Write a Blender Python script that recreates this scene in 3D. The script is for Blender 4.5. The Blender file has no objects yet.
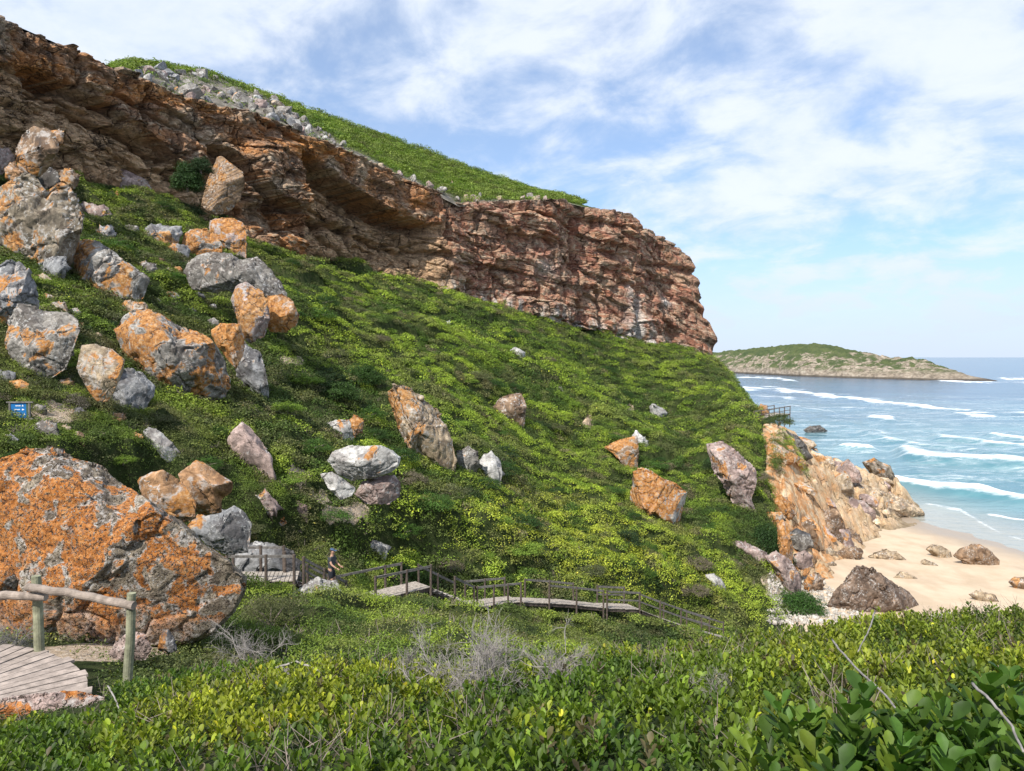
import bpy, bmesh, math, random
import numpy as np
from math import radians, sin, cos, pi
rng = np.random.default_rng(7)
random.seed(7)
S = bpy.context.scene
COL = S.collection
W, H, F = 1024.0, 771.0, 740.0
CX, CY, HORIZON = 512.0, 385.5, 357.0
PITCH = math.atan((CY - HORIZON) / F)
SEA = -22.0
cp, sp_ = cos(PITCH), sin(PITCH)

# ---------------------------------------------------------------- geometry helpers
def ray(u, v):
    a = (np.asarray(u, float) - CX) / F; b = (CY - np.asarray(v, float)) / F
    dy = cp + b * sp_; dz = -sp_ + b * cp
    return a / dy, dz / dy                        # x and z per metre of y
def P(u, v, Y):
    rx, rz = ray(u, v); Y = np.asarray(Y, float)
    return np.stack(np.broadcast_arrays(rx * Y, Y, rz * Y), -1)
def proj(p):
    x, y, z = p[..., 0], p[..., 1], p[..., 2]
    d = np.maximum(y * cp - z * sp_, 1e-3); up = y * sp_ + z * cp
    return CX + F * x / d, CY - F * up / d

_perm = np.random.default_rng(3).permutation(256); _perm = np.concatenate([_perm, _perm]).astype(np.int64)
_g = np.random.default_rng(4).normal(size=(256, 3)); _g /= np.linalg.norm(_g, axis=1)[:, None]
def noise(p):
    p = np.asarray(p, float); sh = p.shape[:-1]; p = p.reshape(-1, 3)
    i = np.floor(p).astype(np.int64); f = p - i; i &= 255
    w = f * f * f * (f * (f * 6 - 15) + 10)
    r = np.zeros(len(p))
    for dx in (0, 1):
        wx = w[:, 0] if dx else 1 - w[:, 0]
        for dy in (0, 1):
            wy = w[:, 1] if dy else 1 - w[:, 1]
            for dz in (0, 1):
                wz = w[:, 2] if dz else 1 - w[:, 2]
                h = _perm[_perm[_perm[(i[:, 0] + dx) & 255] + ((i[:, 1] + dy) & 255)] + ((i[:, 2] + dz) & 255)]
                g = _g[h]
                r += wx * wy * wz * (g[:, 0] * (f[:, 0] - dx) + g[:, 1] * (f[:, 1] - dy) + g[:, 2] * (f[:, 2] - dz))
    return (r * 1.6).reshape(sh)
def fbm(p, oct=4, ridge=False):
    s = 0; a = 1.0; t = 0; p = np.asarray(p, float)
    for k in range(oct):
        n = noise(p + k * 17.3)
        s = s + a * ((1 - 2 * np.abs(n)) if ridge else n); t += a; a *= .5; p = p * 2.03
    return s / t
def hash3(i):
    i = np.asarray(i, np.int64)
    n = (i[..., 0] * 73856093) ^ (i[..., 1] * 19349663) ^ (i[..., 2] * 83492791)
    n = (n ^ (n >> 13)) * 1274126177 & 0x7fffffff
    return n
def hrand(i, k=0):
    n = (hash3(i) + k * 7919 * 31) * 1103515245 + 12345 & 0x7fffffff
    return ((n >> 7) & 0xffff) / 65535.0
def voro(p):
    """F1, F2 and the nearest cell's random value"""
    p = np.asarray(p, float); sh = p.shape[:-1]; p = p.reshape(-1, 3)
    b = np.floor(p).astype(np.int64)
    f1 = np.full(len(p), 9.); f2 = f1.copy(); cid = np.zeros(len(p))
    for dx in (-1, 0, 1):
        for dy in (-1, 0, 1):
            for dz in (-1, 0, 1):
                c = b + np.array([dx, dy, dz])
                q = c + np.stack([hrand(c, 1), hrand(c, 2), hrand(c, 3)], -1)
                d = np.sqrt(((q - p) ** 2).sum(1))
                new = d < f1
                f2 = np.where(new, f1, np.minimum(f2, d)); cid = np.where(new, hrand(c, 4), cid); f1 = np.where(new, d, f1)
    return f1.reshape(sh), f2.reshape(sh), cid.reshape(sh)
def voro2(p):
    p = np.asarray(p, float); sh = p.shape[:-1]; p = p.reshape(-1, 2)
    b = np.floor(p).astype(np.int64); f1 = np.full(len(p), 9.); cid = np.zeros(len(p))
    for dx in (-1, 0, 1):
        for dy in (-1, 0, 1):
            c = np.stack([b[:, 0] + dx, b[:, 1] + dy, np.full(len(p), 5)], -1)
            q = c[:, :2] + np.stack([hrand(c, 1), hrand(c, 2)], -1)
            d = np.sqrt(((q - p) ** 2).sum(1)); new = d < f1
            cid = np.where(new, hrand(c, 4), cid); f1 = np.where(new, d, f1)
    return f1.reshape(sh), cid.reshape(sh)
def tilt(x, y, seed, amp, tl):
    """broken slabs: every cell is a plane of its own height and tilt"""
    b = np.stack([np.floor(x), np.floor(y)], -1).astype(np.int64); f1 = np.full(x.shape, 9.); f2 = f1.copy(); out = np.zeros(x.shape)
    for dx in (-1, 0, 1):
        for dy in (-1, 0, 1):
            c = np.concatenate([b + np.array([dx, dy]), np.full(x.shape + (1,), seed)], -1)
            qx = c[..., 0] + hrand(c, 1); qy = c[..., 1] + hrand(c, 2); d = np.hypot(qx - x, qy - y)
            h = (hrand(c, 4) - .5) * amp + (x - qx) * (hrand(c, 5) - .5) * tl + (y - qy) * (hrand(c, 6) - .5) * tl
            new = d < f1; f2 = np.where(new, f1, np.minimum(f2, d)); out = np.where(new, h, out); f1 = np.where(new, d, f1)
    return out, f2 - f1
def sstep(a, b, x):
    t = np.clip((x - a) / (b - a), 0, 1); return t * t * (3 - 2 * t)
def pl(pts, x):
    a = np.array(pts, float); return np.interp(x, a[:, 0], a[:, 1])

# ---------------------------------------------------------------- object helpers
def tag(o, label=None, cat=None, group=None, kind=None):
    if label: o['label'] = label
    if cat: o['category'] = cat
    if group: o['group'] = group
    if kind: o['kind'] = kind
    return o
def mesh_obj(name, V, Fc, mat=None, parent=None, smooth=True, origin=None, cols=None, attrs=None, k=None):
    """V (n,3); Fc either an (m,k) array or a list of tuples"""
    V = np.asarray(V, np.float32)
    org = np.zeros(3) if origin is None else np.asarray(origin, float)
    me = bpy.data.meshes.new(name)
    if isinstance(Fc, np.ndarray):
        m, k = Fc.shape
        me.vertices.add(len(V)); me.vertices.foreach_set('co', (V - org.astype(np.float32)).ravel())
        me.loops.add(m * k); me.loops.foreach_set('vertex_index', Fc.astype(np.int32).ravel())
        me.polygons.add(m); me.polygons.foreach_set('loop_start', np.arange(0, m * k, k, dtype=np.int32))
        me.polygons.foreach_set('use_smooth', np.full(m, smooth, bool))
        me.update(calc_edges=True)
    else:
        me.from_pydata([tuple(p) for p in (V - org)], [], Fc)
        me.polygons.foreach_set('use_smooth', np.full(len(me.polygons), smooth, bool))
    if cols is not None:
        for nm, c in cols.items():
            at = me.color_attributes.new(nm, 'FLOAT_COLOR', 'POINT')
            cc = np.ones((len(V), 4), np.float32); cc[:, :3] = c
            at.data.foreach_set('color', cc.ravel())
    if attrs is not None:
        for nm, c in attrs.items():
            at = me.attributes.new(nm, 'FLOAT', 'POINT'); at.data.foreach_set('value', np.asarray(c, np.float32))
    if mat: me.materials.append(mat)
    o = bpy.data.objects.new(name, me); COL.objects.link(o)
    o.location = org
    if parent is not None:
        o.parent = parent
        o.location = org - np.array(parent.location)
    return o
def empty(name, loc):
    o = bpy.data.objects.new(name, None); COL.objects.link(o); o.location = loc; o.empty_display_size = .2
    return o
def grid_faces(nr, nc):
    i = np.arange(nr * nc).reshape(nr, nc)
    return np.stack([i[:-1, :-1], i[:-1, 1:], i[1:, 1:], i[1:, :-1]], -1).reshape(-1, 4)
class MB:
    """collects boxes and tubes as ONE mesh"""
    def __init__(s): s.v = []; s.f = []
    def box(s, a, b, w, h, up=(0, 0, 1), jit=0):
        """a bar from a to b, w wide and h high"""
        a = np.array(a, float); b = np.array(b, float); d = b - a; d /= np.linalg.norm(d)
        up = np.array(up, float); si = np.cross(d, up); si /= np.linalg.norm(si); u2 = np.cross(si, d)
        n = len(s.v)
        for q in (a, b):
            for (i, j) in ((-1, -1), (1, -1), (1, 1), (-1, 1)):
                s.v.append(q + si * i * w / 2 + u2 * j * h / 2 + (rng.normal(size=3) * jit if jit else 0))
        s.f += [(n, n+1, n+2, n+3), (n+7, n+6, n+5, n+4), (n, n+4, n+5, n+1), (n+1, n+5, n+6, n+2), (n+2, n+6, n+7, n+3), (n+3, n+7, n+4, n)]
    def tube(s, pts, rad, n=8, cap=True):
        pts = np.array(pts, float); m = len(pts); rad = np.broadcast_to(rad, (m,))
        T = np.gradient(pts, axis=0); T /= np.linalg.norm(T, axis=1)[:, None] + 1e-9
        ref = np.array([0, 0, 1.]) if abs(T[0, 2]) < .9 else np.array([1., 0, 0])
        st = len(s.v)
        for k in range(m):
            A = np.cross(T[k], ref); A /= np.linalg.norm(A) + 1e-9; B = np.cross(A, T[k])
            for j in range(n):
                t = 2 * pi * j / n; s.v.append(pts[k] + rad[k] * (A * cos(t) + B * sin(t)))
        for k in range(m - 1):
            for j in range(n):
                a = st + k * n + j; b = st + k * n + (j + 1) % n
                s.f.append((a, b, b + n, a + n))
        if cap:
            s.f.append(tuple(st + j for j in range(n))[::-1]); s.f.append(tuple(st + (m - 1) * n + j for j in range(n)))
    def build(s, name, mat, parent=None, smooth=False, origin=None):
        if origin is None and parent is None: origin = np.mean(s.v, 0)
        return mesh_obj(name, np.array(s.v), s.f, mat, parent, smooth, origin=origin)

# ---------------------------------------------------------------- materials
def newmat(name):
    m = bpy.data.materials.new(name); m.use_nodes = True
    nt = m.node_tree; nt.nodes.clear()
    return m, nt
class NT:
    def __init__(s, nt): s.nt = nt
    def n(s, t, **kw):
        nd = s.nt.nodes.new(t)
        for k, v in kw.items():
            if k.startswith('i_'):
                nd.inputs[k[2:].replace('_', ' ')].default_value = v
            else: setattr(nd, k, v)
        return nd
    def l(s, a, b): s.nt.links.new(a, b)
    def math(s, op, a, b=None, c=None, clamp=False):
        nd = s.n('ShaderNodeMath', operation=op); nd.use_clamp = clamp
        for i, x in enumerate((a, b, c)):
            if x is None: continue
            if isinstance(x, (int, float)): nd.inputs[i].default_value = x
            else: s.l(x, nd.inputs[i])
        return nd.outputs[0]
    def mix(s, fac, a, b, mode='MIX'):
        nd = s.n('ShaderNodeMix', data_type='RGBA', blend_type=mode)
        for x, i in ((fac, 0), (a, 6), (b, 7)):
            if isinstance(x, (int, float)): nd.inputs[i].default_value = x
            elif isinstance(x, tuple): nd.inputs[i].default_value = (*x, 1)
            else: s.l(x, nd.inputs[i])
        return nd.outputs[2]
    def noise(s, vec, scale, detail=4, rough=.55, out=0, dist=0):
        nd = s.n('ShaderNodeTexNoise'); nd.inputs['Scale'].default_value = scale; nd.inputs['Detail'].default_value = detail
        nd.inputs['Roughness'].default_value = rough; nd.inputs['Distortion'].default_value = dist
        if vec is not None: s.l(vec, nd.inputs['Vector'])
        return nd.outputs[out]
    def vor(s, vec, scale, feature='F1', out=0):
        nd = s.n('ShaderNodeTexVoronoi', feature=feature); nd.inputs['Scale'].default_value = scale
        if vec is not None: s.l(vec, nd.inputs['Vector'])
        return nd.outputs[out]
    def ramp(s, fac, stops, interp='LINEAR'):
        nd = s.n('ShaderNodeValToRGB'); cr = nd.color_ramp; cr.interpolation = interp
        while len(cr.elements) < len(stops): cr.elements.new(.5)
        for e, (p, c) in zip(cr.elements, stops):
            e.position = p; e.color = (*c, 1) if isinstance(c, tuple) else (c, c, c, 1)
        s.l(fac, nd.inputs[0]); return nd.outputs[0]
    def maprange(s, x, a, b, c=0, d=1, smooth=True):
        nd = s.n('ShaderNodeMapRange'); nd.interpolation_type = 'SMOOTHSTEP' if smooth else 'LINEAR'
        s.l(x, nd.inputs[0])
        for i, v in enumerate((a, b, c, d)):
            if isinstance(v, (int, float)): nd.inputs[i + 1].default_value = v
            else: s.l(v, nd.inputs[i + 1])
        return nd.outputs[0]
    def scale(s, vec, xyz):
        nd = s.n('ShaderNodeMapping'); nd.inputs['Scale'].default_value = xyz; s.l(vec, nd.inputs[0]); return nd.outputs[0]
    def bump(s, h, strength, dist, prev=None):
        nd = s.n('ShaderNodeBump'); nd.inputs['Strength'].default_value = strength; nd.inputs['Distance'].default_value = dist
        s.l(h, nd.inputs['Height'])
        if prev is not None: s.l(prev, nd.inputs['Normal'])
        return nd.outputs[0]
    def principled(s, col, rough=.85, normal=None, spec=.3):
        nd = s.n('ShaderNodeBsdfPrincipled'); nd.inputs['Specular IOR Level'].default_value = spec
        if isinstance(col, tuple): nd.inputs['Base Color'].default_value = (*col, 1)
        else: s.l(col, nd.inputs['Base Color'])
        if isinstance(rough, (int, float)): nd.inputs['Roughness'].default_value = rough
        else: s.l(rough, nd.inputs['Roughness'])
        if normal is not None: s.l(normal, nd.inputs['Normal'])
        out = s.n('ShaderNodeOutputMaterial'); s.l(nd.outputs[0], out.inputs[0])
        return nd

def mat_rock(name, fine=1.0, pebbly=False, band=None):
    """Object colour = stone colour, its alpha = how much orange lichen grows on it"""
    m, nt = newmat(name); t = NT(nt)
    geo = t.n('ShaderNodeNewGeometry'); pos = geo.outputs['Position']
    oi = t.n('ShaderNodeObjectInfo'); base = oi.outputs['Color']; lich = oi.outputs['Alpha']
    vs_ = t.n('ShaderNodeVectorMath', operation='SCALE'); t.l(pos, vs_.inputs[0]); t.l(t.math('MULTIPLY_ADD', oi.outputs['Random'], .9 * fine, .6 * fine), vs_.inputs['Scale'])
    p = vs_.outputs[0]
    big = t.noise(p, .8, 5, .6); mid = t.noise(p, 2.6, 8, .72, dist=.5); fin = t.noise(p, 13, 6, .75)
    c = t.mix(1, base, t.ramp(big, [(.34, .62), (.5, .95), (.66, 1.35)]), 'MULTIPLY')
    c = t.mix(1, c, t.ramp(mid, [(.34, .45), (.47, .85), (.56, 1.1), (.68, 1.6)]), 'MULTIPLY')
    # dark weathering film on upward faces and streaks running down
    upn = t.n('ShaderNodeSeparateXYZ'); t.l(geo.outputs['Normal'], upn.inputs[0])
    film = t.math('ADD', t.noise(p, .7, 6, .65, dist=.5), t.math('MULTIPLY', upn.outputs[2], .07))
    c = t.mix(t.maprange(film, .53, .60, 0, .75), c, t.mix(1, base, (.40, .37, .37), 'MULTIPLY'))
    st = t.noise(t.scale(p, (2.2, 2.2, .3)), 1.2, 5, .65)
    c = t.mix(t.maprange(st, .56, .70, 0, .7), c, (.06, .052, .05))
    # pale crustose lichen flecks
    fl = t.math('MULTIPLY', t.maprange(t.noise(p, 5.5, 6, .72, dist=.8), .54, .60), t.maprange(t.noise(p, .9, 4, .6), .44, .58, 0, .85))
    c = t.mix(fl, c, (.56, .55, .53))
    # orange lichen, thicker towards the side it favours
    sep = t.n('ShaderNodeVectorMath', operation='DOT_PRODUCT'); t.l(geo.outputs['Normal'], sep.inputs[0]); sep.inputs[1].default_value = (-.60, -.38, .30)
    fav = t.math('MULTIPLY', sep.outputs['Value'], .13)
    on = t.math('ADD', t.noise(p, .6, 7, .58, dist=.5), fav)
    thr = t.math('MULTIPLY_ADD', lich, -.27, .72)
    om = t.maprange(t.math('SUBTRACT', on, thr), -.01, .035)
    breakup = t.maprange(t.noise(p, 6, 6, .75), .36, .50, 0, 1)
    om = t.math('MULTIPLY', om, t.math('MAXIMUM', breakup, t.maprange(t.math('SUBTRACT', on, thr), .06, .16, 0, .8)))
    rim = t.math('MULTIPLY', t.maprange(t.math('SUBTRACT', on, thr), -.055, -.01), t.maprange(t.noise(p, 3, 4, .6), .42, .58, 0, .7))
    c = t.mix(rim, c, (.50, .47, .44))
    oc = t.ramp(t.noise(p, 4.0, 7, .72, dist=.3), [(.34, (.13, .055, .022)), (.46, (.36, .145, .035)), (.55, (.48, .225, .07)), (.66, (.52, .35, .19)), (.76, (.55, .48, .38))])
    if pebbly:                       # lichen thins out towards the foot of the boulder
        sz_ = t.n('ShaderNodeSeparateXYZ'); t.l(pos, sz_.inputs[0])
        om = t.math('MULTIPLY', om, t.maprange(t.math('ADD', sz_.outputs[2], t.math('MULTIPLY_ADD', t.noise(pos, .9, 5, .6), 2.6, -1.3)), -5.0, -4.1, .12, 1))
        oc = t.mix(1, oc, (.95, .82, .7), 'MULTIPLY')
    else:
        oc = t.mix(t.math('MULTIPLY', t.math('FRACT', t.math('MULTIPLY', oi.outputs['Random'], 7.3)), .5), oc, t.mix(1, oc, (1.0, 1.3, 1.9), 'MULTIPLY'))
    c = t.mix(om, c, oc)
    # joints
    wv = t.n('ShaderNodeVectorMath', operation='ADD'); nz = t.noise(p, 1.2, 3, .5, out=1)
    t.l(p, wv.inputs[0]); t.l(nz, wv.inputs[1])
    cr = t.vor(t.scale(wv.outputs[0], (1, 1, 1.3)), .6, 'DISTANCE_TO_EDGE')
    crm = t.maprange(cr, 0, .02, .8, 0)
    crm = t.math('MULTIPLY', crm, t.maprange(t.noise(p, .6, 2), .5, .6))
    c = t.mix(crm, c, (.04, .034, .03))
    hgt = t.math('ADD', t.math('MULTIPLY', mid, .7), t.math('MULTIPLY', fin, .22))
    hgt = t.math('SUBTRACT', hgt, t.math('MULTIPLY', crm, .5))
    nb = t.bump(hgt, .9, .14 / fine)
    if pebbly:
        vd = t.vor(p, 7, 'F1'); vc = t.vor(p, 7, 'F1', 1)
        peb = t.maprange(vd, .3, .42, 1, 0)
        sel = t.n('ShaderNodeSeparateColor'); t.l(vc, sel.inputs[0])
        pm = t.math('MULTIPLY', peb, t.maprange(sel.outputs[0], .62, .7))
        c = t.mix(t.math('MULTIPLY', pm, .8), c, t.mix(sel.outputs[1], (.38, .32, .27), (.14, .10, .08)))
        hole = t.maprange(t.noise(p, 6, 3, .6), .3, .42, 1, 0)
        c = t.mix(t.math('MULTIPLY', hole, .8), c, (.045, .033, .024))
        nb = t.bump(t.math('SUBTRACT', t.math('MULTIPLY', peb, .5), hole), .9, .08, nb)
    if band:
        sx = t.n('ShaderNodeVectorRotate', rotation_type='Y_AXIS'); t.l(pos, sx.inputs[0]); sx.inputs['Angle'].default_value = band
        bb = t.noise(t.scale(sx.outputs[0], (.25, .25, 3.5)), 1.6, 4, .6)
        c = t.mix(t.maprange(bb, .48, .62, 0, .7), c, (.42, .25, .12)); nb = t.bump(bb, .8, .2, nb)
    t.principled(c, .88, nb, .25)
    return m

def mat_leaf(name, attr='col', rough=.45, trans=.28, spec=.35, glossvar=True):
    m, nt = newmat(name); t = NT(nt)
    a = t.n('ShaderNodeAttribute', attribute_name=attr)
    geo = t.n('ShaderNodeNewGeometry')
    pr = t.n('ShaderNodeBsdfPrincipled'); pr.inputs['Roughness'].default_value = rough; pr.inputs['Specular IOR Level'].default_value = spec
    c = t.mix(t.maprange(t.noise(geo.outputs['Position'], 30, 2), .3, .7), t.mix(1, a.outputs[0], (.8, .8, .8), 'MULTIPLY'), t.mix(1, a.outputs[0], (1.2, 1.2, 1.2), 'MULTIPLY'))
    t.l(c, pr.inputs['Base Color'])
    tr = t.n('ShaderNodeBsdfTranslucent'); t.l(t.mix(1, c, (1.3, 1.5, .6), 'MULTIPLY'), tr.inputs[0])
    mx = t.n('ShaderNodeMixShader'); mx.inputs[0].default_value = trans
    t.l(pr.outputs[0], mx.inputs[1]); t.l(tr.outputs[0], mx.inputs[2])
    o = t.n('ShaderNodeOutputMaterial'); t.l(mx.outputs[0], o.inputs[0])
    return m

def mat_wood(name, col, grain=(1, 1, 1), rough=.85, dark=.5):
    m, nt = newmat(name); t = NT(nt)
    tc = t.n('ShaderNodeNewGeometry').outputs['Position']
    g = t.noise(t.scale(tc, grain), 9, 5, .65); b = t.noise(tc, 2.3, 3)
    d = tuple(x * dark for x in col); l = tuple(min(1, x * 1.3) for x in col)
    c = t.mix(t.maprange(g, .32, .68), d, l); c = t.mix(t.maprange(b, .35, .7, 0, .4), c, tuple(x * .7 for x in col))
    t.principled(c, rough, t.bump(g, .6, .02), .2); return m
def mat_plain(name, col, rough=.7, nscale=8, amt=.25, spec=.3):
    m, nt = newmat(name); t = NT(nt)
    g = t.noise(t.n('ShaderNodeNewGeometry').outputs['Position'], nscale, 4)
    c = t.mix(t.maprange(g, .3, .7), tuple(x * (1 - amt) for x in col), tuple(min(1, x * (1 + amt)) for x in col))
    t.principled(c, rough, None, spec); return m
# ---------------------------------------------------------------- camera, light, sky
cam = bpy.data.cameras.new('camera'); cam.sensor_width = 36; cam.lens = F / W * 36; cam.clip_start = .05; cam.clip_end = 60000
co = bpy.data.objects.new('camera', cam); COL.objects.link(co); co.location = (0, 0, 0); co.rotation_euler = (pi / 2 - PITCH, 0, 0)
S.camera = co
SUN_AZ, SUN_EL = radians(-147), radians(47)       # azimuth measured from +Y towards +X
sd = np.array([sin(SUN_AZ) * cos(SUN_EL), cos(SUN_AZ) * cos(SUN_EL), sin(SUN_EL)])
sl = bpy.data.lights.new('sun', 'SUN'); sl.energy = 4.8; sl.angle = radians(.6); sl.color = (1, .95, .87)
so = bpy.data.objects.new('sun', sl); COL.objects.link(so)
from mathutils import Vector
so.rotation_euler = Vector(tuple(sd)).to_track_quat('Z', 'Y').to_euler(); so.location = (-30, -30, 60)
wd = bpy.data.worlds.new('World'); S.world = wd; wd.use_nodes = True
wt = wd.node_tree; wt.nodes.clear(); t = NT(wt)
sky = t.n('ShaderNodeTexSky', sky_type='NISHITA'); sky.sun_disc = False; sky.sun_elevation = SUN_EL; sky.sun_rotation = SUN_AZ
sky.air_density = 1.0; sky.dust_density = .6; sky.ozone_density = 1.6
tc = t.n('ShaderNodeTexCoord').outputs['Generated']
sx = t.n('ShaderNodeSeparateXYZ'); t.l(tc, sx.inputs[0])
zz = t.math('MAXIMUM', t.math('ADD', sx.outputs[2], .36), .05)
cx = t.math('DIVIDE', sx.outputs[0], zz); cy = t.math('DIVIDE', sx.outputs[1], zz)
cv = t.n('ShaderNodeCombineXYZ'); t.l(cx, cv.inputs[0]); t.l(cy, cv.inputs[1])
rot = t.n('ShaderNodeVectorRotate', rotation_type='Z_AXIS'); t.l(cv.outputs[0], rot.inputs[0]); rot.inputs['Angle'].default_value = radians(28)
n1 = t.noise(t.scale(rot.outputs[0], (.95, 1.0, 1)), 1.15, 6, .52, dist=.2)
n2 = t.noise(t.scale(rot.outputs[0], (1.0, 1.15, 1)), 5.0, 6, .6, dist=.25)
nn = t.math('ADD', t.math('MULTIPLY', n1, .64), t.math('MULTIPLY', n2, .36))
cl = t.maprange(nn, .41, .55, .34, 1)
low = t.maprange(sx.outputs[2], .0, .24, .88, 0)         # thin even veil near the horizon
cl2 = t.math('MAXIMUM', t.math('MULTIPLY', cl, .93), low)
clc = t.mix(t.maprange(n2, .35, .65), (5.9, 6.7, 8.0), (7.1, 7.6, 8.4))
clc = t.mix(t.maprange(sx.outputs[2], .0, .2), (5.6, 6.4, 7.8), clc)
skyb = t.mix(1, sky.outputs[0], (.82, 1.1, 1.36), 'MULTIPLY')
skm = t.mix(cl2, skyb, clc)
bg = t.n('ShaderNodeBackground'); t.l(skm, bg.inputs[0]); bg.inputs[1].default_value = .105
wo = t.n('ShaderNodeOutputWorld'); t.l(bg.outputs[0], wo.inputs[0])
S.view_settings.view_transform = 'Standard'; S.view_settings.look = 'None'; S.view_settings.exposure = 0.35; S.view_settings.gamma = 1
S.view_settings.use_curve_mapping = False
S.render.engine = 'CYCLES'; S.cycles.max_bounces = 5; S.cycles.diffuse_bounces = 3; S.cycles.glossy_bounces = 2; S.cycles.transmission_bounces = 4
S.cycles.use_denoising = True
S.cycles.caustics_reflective = False; S.cycles.caustics_refractive = False

# ---------------------------------------------------------------- terrain height (thin-plate spline through surveyed points)
px_pts = [  # u, v, distance
 (512,771,2.3),(150,771,2.7),(150,740,3.3),(150,710,4.6),(60,720,5.6),(0,745,4.0),(170,690,7.2),(300,771,2.5),(300,720,3.6),(800,771,1.9),(1024,771,1.7),
 (512,700,4.1),(800,700,3.3),(1024,720,2.5),(350,668,6.2),(500,662,6.6),(600,656,6.8),(700,642,7.2),(820,622,8.2),(920,626,8.4),(1024,640,7.8),(800,655,5.2),(980,670,4.6),
 (300,648,14),(400,619,24),(400,648,13),(500,637,24),(600,640,26),(350,646,15),(300,620,20),
 (350,606,29),(430,592,33),(480,610,35.5),(520,606,38),(600,611,41),(660,624,43.5),(720,638,46),
 (770,612,56),(770,560,60),(770,500,68),(768,450,77),(700,500,68),(700,550,57),(700,450,82),(700,400,104),(650,400,100),(655,520,59),(655,450,78),
 (600,450,72.6),(600,400,90),(600,345,122),(500,400,69.8),(500,350,87),(500,308,108),(550,500,56),(550,550,47),(400,290,96),(400,340,70),(400,400,54),(400,450,47),
 (300,400,44.8),(300,300,64),(300,258,85),(200,300,51),(100,300,42.5),(0,300,36),(0,220,48),(100,205,62),(200,225,73),(100,190,66),(0,190,58),
 (0,400,29),(100,400,33),(200,400,38),(0,430,26),(100,450,28),(200,450,33.7),(200,350,44),(300,500,34),(400,500,40),(400,550,35),(500,550,41),(500,500,47),(600,550,48.8),(600,500,58),
 (300,550,30.8),(200,500,29),(300,590,28),(230,600,25),(710,364,140),(735,387,116),(760,412,90),(768,420,84),(690,360,140),(650,350,131),(260,245,82),
 (745,640,48),
]
T = [P(u, v, y) for u, v, y in px_pts]
T += [np.array(q, float) for q in [
 (-5.6,8.8,-4.15),(-9,9,-4.1),(-8,13,-4.7),(-4.2,13,-5.4),(-12,14,-5.0),(-14,20,-6.2),(-5,18,-6.4),(-8,23,-7.6),(-18,12,-3.8),
 (-1,9,-4.3),(-.5,12,-5.0),(.9,9.5,-4.6),(1.5,13,-5.8),(2.2,11,-5.4),(3,18,-8.6),(5,26,-12),(9.5,40,-15.2),(4,11,-5.6),(8.3,20,-11),(15,35,-16.2),(22,50,-19.8),
 (7,12,-6),(12,20,-11.7),(20,35,-18),(32,55,-21.5),(40,70,-22.5),(12,7,-3),(18,12,-7),(30,25,-18),
 (24.5,60,-21.5),(26.3,68,-21),(29,77,-18.2),(32,86,-17),(34,92,-17),(38,102,-19),(40,112,-18),(50,112,-23),(47,140,-12),(62,140,-24),(40,160,-8),(60,165,-24),(55,95,-24),(45,85,-22.5),
 (0,-3,-.9),(6,-3,-.6),(-6,-3,-1.2),(-15,0,-1.6),(14,0,-1.0),(-30,20,1),(-45,30,12),(-60,55,24),(-30,-3,0),(30,0,-12)]]
T = np.array(T)
def tps_fit(C, z, lam=.02):
    n = len(C); d = np.sqrt(((C[:, None] - C[None]) ** 2).sum(-1)) + 1e-9
    K = d ** 2 * np.log(d); K[np.diag_indices(n)] = 0
    K += np.eye(n) * lam * 30
    Pm = np.c_[np.ones(n), C]; A = np.zeros((n + 3, n + 3)); A[:n, :n] = K; A[:n, n:] = Pm; A[n:, :n] = Pm.T
    return C, np.linalg.solve(A, np.r_[z, 0, 0, 0])
def tps_eval(fit, x, y):
    C, w = fit; sh = np.shape(x); x = np.ravel(x); y = np.ravel(y); out = np.zeros(len(x))
    for s in range(0, len(x), 20000):
        q = np.c_[x[s:s+20000], y[s:s+20000]]
        d = np.sqrt(((q[:, None] - C[None]) ** 2).sum(-1)) + 1e-9
        out[s:s+20000] = (d ** 2 * np.log(d)) @ w[:-3] + w[-3] + q @ w[-2:]
    return out.reshape(sh)
# a coordinate stretched with distance keeps the near detail from ringing
def wy(x, y):
    r = np.sqrt(np.asarray(x, float) ** 2 + (np.asarray(y, float) + 6) ** 2); k = np.log1p(r / 8) / r * 30
    return x * k, (y + 6) * k
_tx, _ty = wy(T[:, 0], T[:, 1])
FIT = tps_fit(np.c_[_tx, _ty], T[:, 2], .3)
def ground0(x, y):
    a, b = wy(x, y); return tps_eval(FIT, a, b)

# cached on a fine grid for fast look-ups
GX = np.arange(-75, 75.01, .5); GY = np.arange(-4, 175.01, .5)
_gx, _gy = np.meshgrid(GX, GY); GZ = ground0(_gx, _gy)
def gz(x, y):
    x = np.clip(np.asarray(x, float), GX[0], GX[-1] - 1e-6); y = np.clip(np.asarray(y, float), GY[0], GY[-1] - 1e-6)
    i = (x - GX[0]) / .5; j = (y - GY[0]) / .5; i0 = i.astype(int); j0 = j.astype(int); fi = i - i0; fj = j - j0
    i1 = np.minimum(i0 + 1, len(GX) - 1); j1 = np.minimum(j0 + 1, len(GY) - 1)
    return (GZ[j0, i0] * (1 - fi) * (1 - fj) + GZ[j0, i1] * fi * (1 - fj) + GZ[j1, i0] * (1 - fi) * fj + GZ[j1, i1] * fi * fj)
def hit(u, v, ymin=1.0, ymax=170):
    Y = np.concatenate([np.arange(ymin, 20, .1), np.arange(20, ymax, .25)]); p = P(u, v, Y)
    g = gz(p[:, 0], p[:, 1]); bz = SEA + .05 * np.clip((54 - p[:, 0]) * .964 + (102 - p[:, 1]) * .266, 0, None)
    g = np.where((p[:, 0] > 10) & (p[:, 1] > 40), np.maximum(g, bz), g)
    under = p[:, 2] < g
    k = np.argmax(under)
    return float(Y[k]) if under.any() else None

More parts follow.
